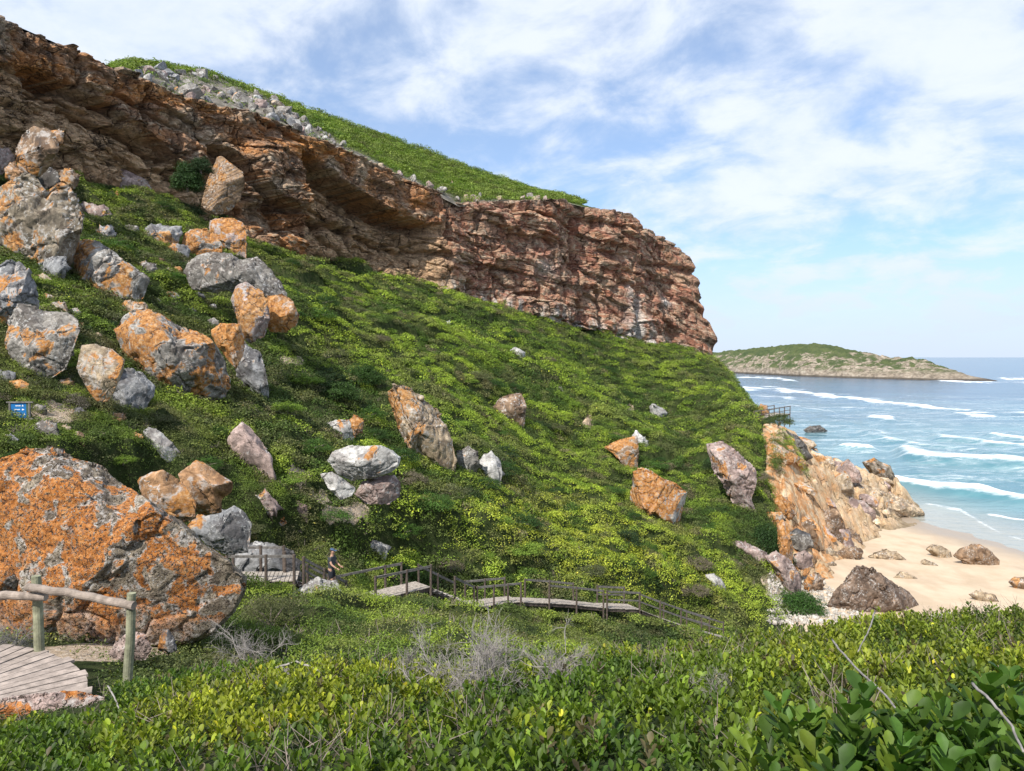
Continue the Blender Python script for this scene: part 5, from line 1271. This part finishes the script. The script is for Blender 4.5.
# rounded bushes standing out of the scrub: one of each kind, then copies
def proto(col, R, Hh, seed, tt):
    rr_ = np.random.default_rng(seed); k = 150; d = rr_.normal(size=(k, 3)); d[:, 2] = np.abs(d[:, 2]); d /= np.linalg.norm(d, axis=1)[:, None]
    c = d * (rr_.uniform(.5, 1, k) ** .5 * (1 + .3 * noise(d * 2.0 + seed)))[:, None] * [R, R, Hh]
    rt = empty('bush', (0, 0, 0))
    f_ = scatter('foliage', c, rr_.uniform(.16, .30, k) * R, np.tile(np.array(col), (k, 1)) * (1 + rr_.normal(size=(k, 1)) * .2), tt, rr_, MS, None, None, colvar=.28)
    if 'kind' in f_: del f_['kind']
    f_.parent = rt; f_.location = (0, 0, 0)
    mb = MB()
    for j in range(3): mb.tube([(0, 0, -.2), rr_.normal(size=3) * [.1, .1, 0] + [0, 0, Hh * .3], rr_.normal(size=3) * [.3, .3, 0] * R + [0, 0, Hh * .55]], [.04, .03, .015], 5)
    mb.build('stem', MT, rt, origin=(0, 0, 0)); return rt
kinds = [proto(c_, 1.0, h_, 60 + i, TMf) for i, (c_, h_) in enumerate([((.035, .075, .018), .75), ((.06, .12, .022), .6), ((.12, .13, .06), .65), ((.16, .24, .035), .5), ((.17, .145, .10), .6), ((.03, .055, .02), .9)])]
nb = 0; tries = 0; spots = []; used_k = set()
while nb < 150 and tries < 4000:
    tries += 1; u = rg.uniform(-20, 770); v = rg.uniform(200, 600); y = hit(u, v)
    if y is None or y < 22 or y > 118: continue
    q = P(u, v, y); x_, y_ = q[0], q[1]
    if u > 600 and y < 48: continue
    if any(np.hypot(x_ - a_, y_ - b_) < c_ * .95 for a_, b_, c_ in ROCKZ) or any(np.hypot(x_ - a_, y_ - b_) < 2.4 for a_, b_, _ in PATH_PTS) or any(np.hypot(x_ - a_, y_ - b_) < 1.6 for a_, b_ in spots): continue
    if sandmask(q[None])[0] > .1 or y_ < 30 and abs(u - 200) < 60: continue
    k_ = int(rg.choice(6, p=[.24, .26, .14, .14, .10, .12])); src = kinds[k_]
    if k_ in used_k:
        o = src.copy(); COL.objects.link(o)
        for ch in src.children:
            cc_ = ch.copy(); COL.objects.link(cc_); cc_.parent = o
    else: o = src; used_k.add(k_)
    s_ = rg.uniform(.55, 1.35) * (1 if y > 40 else .7); o.scale = (s_ * rg.uniform(.9, 1.4), s_, s_ * rg.uniform(.7, 1.05)); o.rotation_euler = (0, 0, rg.uniform(0, 6.28))
    o.location = (x_, y_, float(ground(x_, y_)) - .12 * s_); spots.append((x_, y_)); nb += 1
    tag(o, ['rounded dark green bush standing out of the scrub on the slope', 'rounded mid green bush standing out of the scrub on the slope', 'rounded grey-green bush standing out of the scrub on the slope', 'rounded yellow-green bush standing out of the scrub on the slope', 'rounded dry brownish bush standing out of the scrub on the slope', 'taller very dark bush standing out of the scrub on the slope'][k_], 'bush', 'rounded bushes standing out of the slope scrub')

# scrub tongues growing down on to the top of the shelf
pts_ = []
for (u, v, w_, h_) in [(790,445,12,7),(776,470,8,14),(800,452,8,4),(775,495,7,10),(786,462,6,6)]:
    for k in range(60):
        uu_ = u + rg.normal() * w_ * .5; v_ = v + rg.normal() * h_ * .5; y = 82 - (v_ - 440) * .12; q = P(uu_, v_, y)
        zz_s = float(tps_eval(fs, np.array([q[0]]), np.array([q[1]]))[0]); pts_.append([q[0], q[1], max(zz_s, float(gz(q[0], q[1]))) + .1])
pts_ = np.array(pts_)
scatter('shelf_scrub', pts_, rg.uniform(.3, .6, len(pts_)), slope_cols(pts_, rg), TMf, rg, MS, 'green scrub tongues growing on the upper edge of the rock shelf', 'scrub', colvar=.25)
# ---------------------------------------------------------------- boardwalks
WD = mat_wood('weathered_deck', (.40, .35, .30), (1, 1, 1)); WP = mat_wood('dark_post', (.115, .09, .075)); WR = mat_wood('grey_rail', (.19, .175, .16))
WL = mat_wood('log_grey', (.30, .245, .205), (1, 1, 1), dark=.6); WG = mat_wood('treated_post', (.27, .27, .18), (1, 1, 1), dark=.65)
def walk(name, label, pts, width, front, backp, rail_h=1.0, stairs=0, pr=.05, group=None, sup=True, two=True):
    """pts run along the near edge of the deck; front and back list the post places (fractions along)"""
    pts = [np.array(p) for p in pts]
    rt = empty(name, tuple(pts[0])); tag(rt, label, 'boardwalk' if not stairs else 'steps', group)
    seg = [np.linalg.norm(b - a) for a, b in zip(pts[:-1], pts[1:])]; cum = np.r_[0, np.cumsum(seg)]; Lt = cum[-1]
    def at(s):
        s = min(max(s, 0), Lt); k = min(np.searchsorted(cum, s, 'right') - 1, len(seg) - 1); f_ = (s - cum[k]) / seg[k]
        p = pts[k] + (pts[k + 1] - pts[k]) * f_; d = (pts[k + 1] - pts[k]) / seg[k]; dh = np.array([d[0], d[1], 0]); dh /= np.linalg.norm(dh)
        return p, d, dh, np.array([-dh[1], dh[0], 0])          # side points away from the camera
    mb = MB(); sgn = 1
    if stairs:
        for k in range(stairs):
            p, d, dh, sd_ = at(Lt * (k + .5) / stairs); z = pts[0][2] + (pts[-1][2] - pts[0][2]) * (k + 1) / (stairs + 1)
            q = np.array([p[0], p[1], z]); mb.box(q, q + sd_ * width, .30, .045)
    else:
        n = max(2, int(Lt / .155))
        for k in range(n):
            p, d, dh, sd_ = at(Lt * (k + .5) / n); e = rng.normal(size=2) * .012
            mb.box(p + sd_ * e[0] + [0, 0, e[1] * .4], p + sd_ * (width + e[1]) + [0, 0, e[0] * .3], .135, .035, up=np.cross(d, sd_) * (1 if np.cross(d, sd_)[2] > 0 else -1))
    mb.build('deck', WD, rt)
    jb = MB()
    for off in (.08, width - .08):
        for k in range(len(pts) - 1):
            p0, _, _, s0 = at(cum[k] + .01); p1, _, _, s1 = at(cum[k + 1] - .01)
            jb.box(p0 + s0 * off - [0, 0, .11], p1 + s1 * off - [0, 0, .11], .06, .16)
    jb.build('joist', WP, rt)
    for row, off in ((front, -.03), (backp, width + .03)):
        tops = []
        for f_ in row:
            p, d, dh, sd_ = at(f_ * Lt); q = p + sd_ * off; gg = float(gz(q[0], q[1])) - .15
            lean = rng.normal(size=2) * .012
            b_ = MB(); low = min(gg, q[2] - .3) if sup else q[2] - .15; low = max(low, q[2] - 1.6)
            b_.tube([[q[0], q[1], low], [q[0] + lean[0], q[1] + lean[1], q[2] + rail_h + .04]], [pr * 1.05, pr], 8)
            b_.build('post', WP, rt); tops.append(q + [lean[0], lean[1], rail_h - .03])
        for a_, b2 in zip(tops[:-1], tops[1:]):
            r_ = MB(); r_.box(a_, b2, .05, .10, jit=.004); r_.build('handrail', WR, rt)
            if two: r_ = MB(); r_.box(a_ - [0, 0, .45], b2 - [0, 0, .45], .04, .08, jit=.004); r_.build('middle_rail', WR, rt)
    return rt
g_ = 'boardwalk sections down the slope'
walk('boardwalk', 'raised boardwalk landing emerging from behind the enormous orange boulder', BW1, 1.3, [.15, .62, .97], [.15, .5, .8], two=False, pr=.06)
walk('boardwalk_steps', 'wooden steps with sloping rails where the walker stands', ST1, 1.2, [.08, .5, .98], [.08, .55, .98], stairs=7, two=True, pr=.06)
walk('boardwalk', 'short plank walkway just below the walker, over the leafy scrub', BW2, 1.15, [.30, .68, .99], [.02, .62, .82], two=False, pr=.055)
walk('boardwalk_steps', 'narrow wooden steps dropping between two plank walkways', ST2, 1.1, [.5, .98], [.1, .55, .98], stairs=8, two=False)
walk('boardwalk', 'small plank landing in the middle of the boardwalk line', BW3, 1.1, [.02, .38, .70, .99], [.02, .45, .9], two=False)
walk('boardwalk', 'pale level stretch of boardwalk right of the small plank landing', BW4, 1.0, [.30, .64, .99], [.15, .45, .75], two=False)
walk('boardwalk', 'little raised platform before the boardwalk descends to the right', BW5, 1.1, [.02, .98], [.1, .9], two=True)
walk('boardwalk', 'far end of the boardwalk running down to the right into the scrub', BW6, 1.0, [.18, .40, .62, .86], [.1, .35, .6, .85], two=True)
# platform on the distant ridge
fd = [px(754, 419.5, 83), px(771, 417, 86), px(790, 413.8, 89)]
walk('boardwalk', 'distant boardwalk platform with railings jutting from the ridge above the sea', fd, 2.0, [.0, .2, .42, .56, .7, .84, .99], [.35, .5, .65, .8, .99], rail_h=.95, pr=.055, two=True)

# ---------------------------------------------------------------- curved near deck and log fence
dk = empty('curved_deck', (-6.9, 7.1, -3.75)); tag(dk, 'fan of wedge-shaped planks where the near boardwalk curves behind the log fence', 'deck')
mb = MB(); CXd, CYd, ZD = -6.9, 7.1, -3.75
n = 26
for k in range(n):
    a0 = radians(2 + k * 4.6); a1 = a0 + radians(3.9); r0, r1 = .55, 2.4 + rng.normal() * .03
    zt = ZD + rng.normal() * .004; V = []
    for zz in (zt - .035, zt):
        for (r_, a_) in ((r0, a0), (r1, a0), (r1, a1), (r0, a1)): V.append(np.array([CXd + r_ * cos(a_), CYd + r_ * sin(a_), zz]))
    b0 = len(mb.v); mb.v += V; mb.f += [(b0+3, b0+2, b0+1, b0), (b0+4, b0+5, b0+6, b0+7)] + [(b0+i, b0+(i+1) % 4, b0+4+(i+1) % 4, b0+4+i) for i in range(4)]
WDn = mat_wood('pale_plank', (.35, .29, .25), (1, 1, 1), dark=.7)
mb.build('planks', WDn, dk)
mb = MB()
for k in range(18):
    x = CXd + .0 - k * .155; mb.box([x - .08, CYd + .6, ZD - .018], [x - .08, CYd + 2.5, ZD - .018], .135, .035)
mb.build('straight_planks', WDn, dk)
mb = MB()
for r_ in (1.0, 2.3):
    aa = np.linspace(0, radians(118), 24); mb.tube(np.stack([CXd + r_ * np.cos(aa), CYd + r_ * np.sin(aa), np.full(24, ZD - .13)], -1), .07, 6)
mb.build('bearer', WP, dk)
fe = empty('log_fence', P(38, 656, 9.35)); tag(fe, 'rustic log fence with two posts and overlapping round rails beside the curved deck', 'fence')
def post(u0, v0, u1, v1, Y, r0, r1, mat):
    b = MB(); a_ = P(u0, v0, Y); c_ = P(u1, v1, Y); a_ = a_ + (a_ - c_) * .25
    L_ = [a_ + (c_ - a_) * t_ + [rng.normal() * .004, 0, 0] for t_ in np.linspace(0, 1, 7)]
    b.tube(L_, np.linspace(r0, r1, 7), 14); return b.build('post', mat, fe, smooth=False)
post(40, 656, 36.5, 576, 9.35, .062, .057, WG); post(128.5, 667, 132, 593, 8.9, .058, .052, WG)
def logr(pts, r0, r1, name='rail'):
    b = MB(); pts = np.array(pts); tt_ = np.linspace(0, 1, 9); L_ = pts[0] + (pts[1] - pts[0]) * tt_[:, None] + rng.normal(size=(9, 3)) * .005
    L_[:, 2] += np.sin(tt_ * pi) * .015; b.tube(L_, np.linspace(r0, r1, 9), 14); return b.build(name, WL, fe)
logr([P(-60, 598, 9.35), P(46, 596.5, 9.22)], .060, .050); logr([P(27, 587, 9.22), P(134, 605.5, 8.83)], .050, .052)
mk = MB(); a_ = P(47.5, 591, 9.13); mk.box(a_ - [.032, 0, 0], a_ + [.032, 0, 0], .012, .055)
mk_o = mk.build('trail_marker', mat_plain('blue_plate', (.03, .08, .25), .5, 3, .1), fe)
mb = MB()
for dx, dz, w_, h_ in ((-.004, .0, .022, .006), (.007, .0, .006, .022)): mb.box(a_ + [dx - w_ / 2, -.0085, dz], a_ + [dx + w_ / 2, -.0085, dz], .004, h_)
mo = mb.build('arrow_mark', mat_plain('white_mark', (.75, .78, .8), .5, 3, .05), fe); 

# ---------------------------------------------------------------- blue sign
Ys = hit(18, 421) or 28; sg = empty('trail_sign', P(19, 421, Ys)); tag(sg, 'small blue trail sign with white writing in a wooden frame by the mushroom-shaped boulder', 'sign')
mp = Ys / F
def sp(u, v, dy=0): return P(u, v, Ys + dy)
b = MB(); b.box(sp(11.3, 410.5), sp(26.5, 410.5), .03, 15.3 * mp); b.build('panel', mat_plain('sign_blue', (.015, .14, .38), .45, 2, .08), sg)
b = MB(); b.box(sp(26.5, 410.5, -.0), sp(28.6, 410.5, -.0), .028, 15 * mp); b.build('panel_edge', mat_plain('sign_green', (.05, .09, .06), .6, 2, .1), sg)
for u in (10, 29.5):
    b = MB(); b.tube([sp(u, 424), sp(u, 401.5)], .045, 8); b.build('post', WR, sg)
for v in (402.2, 418.6):
    b = MB(); b.box(sp(6.5, v, -.03), sp(33, v, -.03), .05, .05); b.build('frame_rail', WR, sg)
wm = mat_plain('sign_white', (.8, .82, .84), .6, 2, .05); b = MB(); yo = -.02
r5 = np.random.default_rng(5)
for (v, u0, u1) in ((405.8, 15.6, 20.6), (409.6, 14.2, 20.2), (412.9, 13.8, 19.8), (414.6, 14, 21.6)):
    u = u0
    while u < u1 - .3:
        w_ = r5.uniform(.5, .9); b.box(sp(u, v, yo), sp(min(u + w_, u1), v, yo), .006, r5.uniform(.8, 1.2) * mp); u += w_ + .25
for (u, v) in ((22.6, 405.6), (22.6, 409.6), (24.3, 414)):
    k0 = len(b.v); s_ = .95
    T3 = [(u - s_, v + .8), (u + s_, v + .8), (u, v - 1.1)] if v != 409.6 else [(u - .6, v - 1.0), (u - .6, v + 1.0), (u + 1.9, v)]
    for yy_ in (yo - .004, yo + .004): b.v += [sp(a0, b0, yy_) for a0, b0 in T3]
    b.f += [(k0, k0+1, k0+2), (k0+5, k0+4, k0+3)] + [(k0+i, k0+(i+1) % 3, k0+3+(i+1) % 3, k0+3+i) for i in range(3)]
b.build('lettering', wm, sg)

# ---------------------------------------------------------------- the walker
def skin(name, verts, edges, radii, mat, parent, sub=2, root=0):
    me = bpy.data.meshes.new(name); me.from_pydata([tuple(v) for v in verts], edges, []); o = bpy.data.objects.new(name, me); COL.objects.link(o)
    md = o.modifiers.new('skin', 'SKIN'); md.use_smooth_shade = True
    for i, r_ in enumerate(radii): me.skin_vertices[0].data[i].radius = (r_[0], r_[1]) if isinstance(r_, tuple) else (r_, r_)
    me.skin_vertices[0].data[root].use_root = True
    s_ = o.modifiers.new('sub', 'SUBSURF'); s_.levels = sub; s_.render_levels = sub
    me.materials.append(mat); o.parent = parent; return o
WY = 29.25; foot = P(331.5, 592, WY); pr_ = empty('person', tuple(foot)); pr_.rotation_euler = (0, 0, radians(-18)); tag(pr_, 'walker in a blue cap, dark grey T-shirt and dark shorts on the wooden steps', 'person')
SK = mat_plain('skin', (.46, .27, .19), .6, 6, .08); SH = mat_plain('shirt', (.055, .06, .065), .9, 10, .2); ST = mat_plain('shorts', (.02, .022, .028), .9, 10, .2); CP_ = mat_plain('cap', (.06, .10, .18), .8, 10, .15); HR = mat_plain('hair', (.04, .028, .02), .8, 20, .3); SHOE = mat_plain('shoe', (.09, .085, .08), .8, 6, .2)
# local frame: +x is the way he faces, z up; 1.76 m tall
J = {'pel': (0,0,.93), 'wst': (.01,0,1.08), 'chs': (.03,0,1.28), 'nck': (.04,0,1.47), 'hb': (.055,0,1.55), 'hd': (.07,0,1.63), 'ht': (.07,0,1.715),
     'lh': (0,.09,.88), 'lk': (.07,.10,.50), 'la': (.02,.10,.10), 'lt': (.17,.105,.035), 'rh': (0,-.09,.88), 'rk': (.10,-.10,.50), 'ra': (.08,-.10,.09), 'rt': (.23,-.105,.035),
     'ls': (.03,.19,1.40), 'le': (.10,.23,1.14), 'lw': (.30,.20,1.02), 'rs': (.03,-.19,1.40), 're': (.16,-.24,1.17), 'rw': (.37,-.20,1.03)}
ks = list(J); ix = {k: i for i, k in enumerate(ks)}
E = [('pel','wst'),('wst','chs'),('chs','nck'),('nck','hb'),('hb','hd'),('hd','ht'),('pel','lh'),('lh','lk'),('lk','la'),('la','lt'),('pel','rh'),('rh','rk'),('rk','ra'),('ra','rt'),('chs','ls'),('ls','le'),('le','lw'),('chs','rs'),('rs','re'),('re','rw')]
RD = {'pel': (.13,.105), 'wst': (.12,.10), 'chs': (.15,.115), 'nck': .058, 'hb': .062, 'hd': (.082,.092), 'ht': .062, 'lh': .088, 'lk': .058, 'la': .042, 'lt': .034, 'rh': .088, 'rk': .058, 'ra': .042, 'rt': .034, 'ls': .058, 'le': .042, 'lw': .030, 'rs': .058, 're': .042, 'rw': .030}
skin('body', [J[k] for k in ks], [(ix[a], ix[b]) for a, b in E], [RD[k] for k in ks], SK, pr_)
# hands: five fingers each, closed over the rail
for sgn, w_ in ((1, 'lw'), (-1, 'rw')):
    base = np.array(J[w_]); vs = [base, base + [.045, 0, -.012], base + [.075, 0, -.02]]; ed = [(0, 1), (1, 2)]; ra = [.026, (.018, .036), (.015, .036)]
    for f_ in range(4):
        y = (f_ - 1.5) * .019; L_ = [.040, .046, .043, .034][f_]; s0 = len(vs)
        vs += [base + [.080, y, -.022], base + [.080 + L_ * .6, y, -.034], base + [.080 + L_ * .7, y, -.034 - L_ * .6]]; ed += [(2, s0), (s0, s0+1), (s0+1, s0+2)]; ra += [.0095, .009, .008]
    s0 = len(vs); vs += [base + [.035, sgn * -.040, -.02], base + [.065, sgn * -.058, -.04]]; ed += [(1, s0), (s0, s0+1)]; ra += [.011, .009]
    skin('hand', vs, ed, ra, SK, pr_)
skin('shirt', [(0,0,.82),(.01,0,1.08),(.03,0,1.28),(.035,0,1.43),(.03,.19,1.40),(.08,.215,1.24),(.03,-.19,1.40),(.10,-.22,1.25)], [(0,1),(1,2),(2,3),(2,4),(4,5),(2,6),(6,7)], [(.165,.14),(.155,.13),(.17,.132),(.085,.08),.074,.062,.074,.062], SH, pr_)
skin('shorts', [(0,0,.96),(0,0,.90),(0,.095,.84),(.05,.10,.56),(0,-.095,.84),(.08,-.10,.56)], [(0,1),(1,2),(2,3),(1,4),(4,5)], [(.15,.125),(.155,.13),.118,.09,.118,.09], ST, pr_)
for sgn, a_ in ((1, 'lt'), (-1, 'rt')):
    q = np.array(J[a_]); skin('shoe', [q + [-.19, 0, .01], q + [-.08, 0, .012], q + [.02, 0, 0], q + [.06, 0, -.004]], [(0,1),(1,2),(2,3)], [(.042,.045),(.045,.045),(.046,.038),(.036,.028)], SHOE, pr_)
skin('hair', [(.02,0,1.60),(.035,0,1.68),(.045,0,1.72)], [(0,1),(1,2)], [(.07,.055),(.088,.085),(.08,.07)], HR, pr_)
skin('cap', [(.045,0,1.695),(.06,0,1.735),(.07,0,1.765)], [(0,1),(1,2)], [(.098,.112),(.098,.108),(.055,.06)], CP_, pr_)
b = MB(); b.box((.14,0,1.70), (.245,0,1.685), .135, .012); o = b.build('cap_peak', CP_, None, origin=(0,0,0)); o.parent = pr_
def small(name, c, r_, mat, sc=(1,1,1)):
    V, Fc = ico(2); o = mesh_obj(name, V * r_ * np.array(sc) + np.array(c), Fc, mat, origin=(0,0,0)); o.parent = pr_; return o
small('nose', (.165,0,1.625), .014, SK, (1.2,.7,1.3)); EY = mat_plain('eye', (.03,.02,.02), .3, 5, .1)
small('eye', (.148,.031,1.652), .010, EY); small('eye', (.148,-.031,1.652), .010, EY); small('mouth', (.152,0,1.588), .012, mat_plain('lip', (.32,.13,.11), .6, 5, .1), (.4,1.8,.35))
small('ear', (.065,.088,1.63), .020, SK, (.8,.35,1.3)); small('ear', (.065,-.088,1.63), .020, SK, (.8,.35,1.3))

# ---------------------------------------------------------------- dead branches
DB = mat_plain('bleached_branch', (.27, .245, .225), .9, 20, .3)
def branch(b_, p, d, L, r_, depth, rg_, bend=.35):
    n = 6; pts = [np.array(p)]; d = np.array(d, float)
    for k in range(n):
        d = d + rg_.normal(size=3) * bend * .4; d /= np.linalg.norm(d); pts.append(pts[-1] + d * L / n)
    b_.tube(pts, np.linspace(r_, r_ * .55, n + 1), 5, cap=False)
    if depth > 0:
        for k in range(rg_.integers(4, 8)):
            q = pts[rg_.integers(1, n + 1)]; dd = d + rg_.normal(size=3) * .75; dd[2] += .25; dd /= np.linalg.norm(dd)
            branch(b_, q, dd, L * rg_.uniform(.45, .75), r_ * .55, depth - 1, rg_, bend)
def dead(u, v, Y, h, n, label, seed, spread=.6, r_=.007):
    rg_ = np.random.default_rng(seed); p = P(u, v, Y); rt = MB()
    for k in range(n):
        d = rg_.normal(size=3) * spread; d[2] = abs(d[2]) + .8; d /= np.linalg.norm(d); branch(rt, p + rg_.normal(size=3) * [.08, .08, 0], d, h * rg_.uniform(.5, .9), r_, 3, rg_)
    o = rt.build('dead_shrub', DB, None, smooth=True); return tag(o, label, 'dead shrub')
dead(482, 712, 4.2, .42, 8, 'leafless grey shrub at the centre of the foreground, the densest of its kind', 1, .5, .006)
dead(430, 690, 4.6, .28, 5, 'sparse leafless twigs left of the dense leafless grey shrub', 2, .8, .005)
dead(562, 704, 4.2, .30, 5, 'smaller leafless grey shrub above the crooked bleached branch', 3, .6, .005)
dead(700, 700, 3.6, .18, 4, 'thin bleached twigs in the leafy scrub right of the crooked branch', 4, .8, .003)
dead(250, 668, 8.5, .5, 6, 'tangle of pale twigs below the right end of the enormous orange boulder', 5, .9, .007)
dead(10, 655, 10.0, .45, 7, 'grey twiggy tangle beside the deck at the foot of the enormous boulder', 6, 1.0, .006)
#dead(1000, 700, 1.9, .2, 5, 'dry grey twigs above the largest leaves at the right edge', 7, .8, .003)
#dead(450, 770, 2.5, .16, 6, 'low dry grey twigs at the bottom edge of the foreground', 8, .9, .003)
#dead(880, 742, 2.0, .14, 4, 'dry twigs in front of the large-leaved shrub', 9, .9, .0025)
def stick(pts, r_, label, name='branch'):
    b_ = MB(); a_ = np.array([P(*q) for q in pts]); tt_ = np.linspace(0, len(a_) - 1, len(a_) * 6)
    L_ = np.stack([np.interp(tt_, range(len(a_)), a_[:, k]) for k in range(3)], -1) + rng.normal(size=(len(tt_), 3)) * r_ * .25
    b_.tube(L_, np.linspace(r_, r_ * .6, len(L_)), 7); return tag(b_.build(name, DB, None, smooth=True), label, 'branch')
stick([(516,728,3.4),(530,712,3.5),(548,704,3.6),(570,702,3.6),(596,701,3.7)], .013, 'crooked bleached branch lying across the middle of the foreground scrub')
stick([(424,668,5.2),(448,690,4.6),(462,694,4.5)], .010, 'short bleached stick left of the dense leafless grey shrub')
stick([(468,684,4.5),(478,700,4.2),(486,708,4.1)], .010, 'short pale stick leaning in the dense leafless grey shrub')
stick([(832,640,3.2),(852,664,2.6),(880,690,2.1),(898,710,1.8)], .0045, 'long thin pale stem slanting through the right foreground leaves')
stick([(875,612,4.0),(868,632,3.4),(858,652,3.0)], .004, 'thin curved pale stalk rising above the leafy crest toward the dark brown boulder')
stick([(972,684,1.5),(990,700,1.4),(1012,726,1.3),(1023,752,1.2)], .0032, 'grey woody stem crossing the bottom right corner')
stick([(276,668,5.4),(296,662,5.4),(314,668,5.3),(322,674,5.3)], .009, 'curved pale dead branch arching over the foreground scrub')
stick([(108,686,5.2),(116,700,4.9),(120,712,4.7)], .006, 'short white stalk in front of the log fence end post')
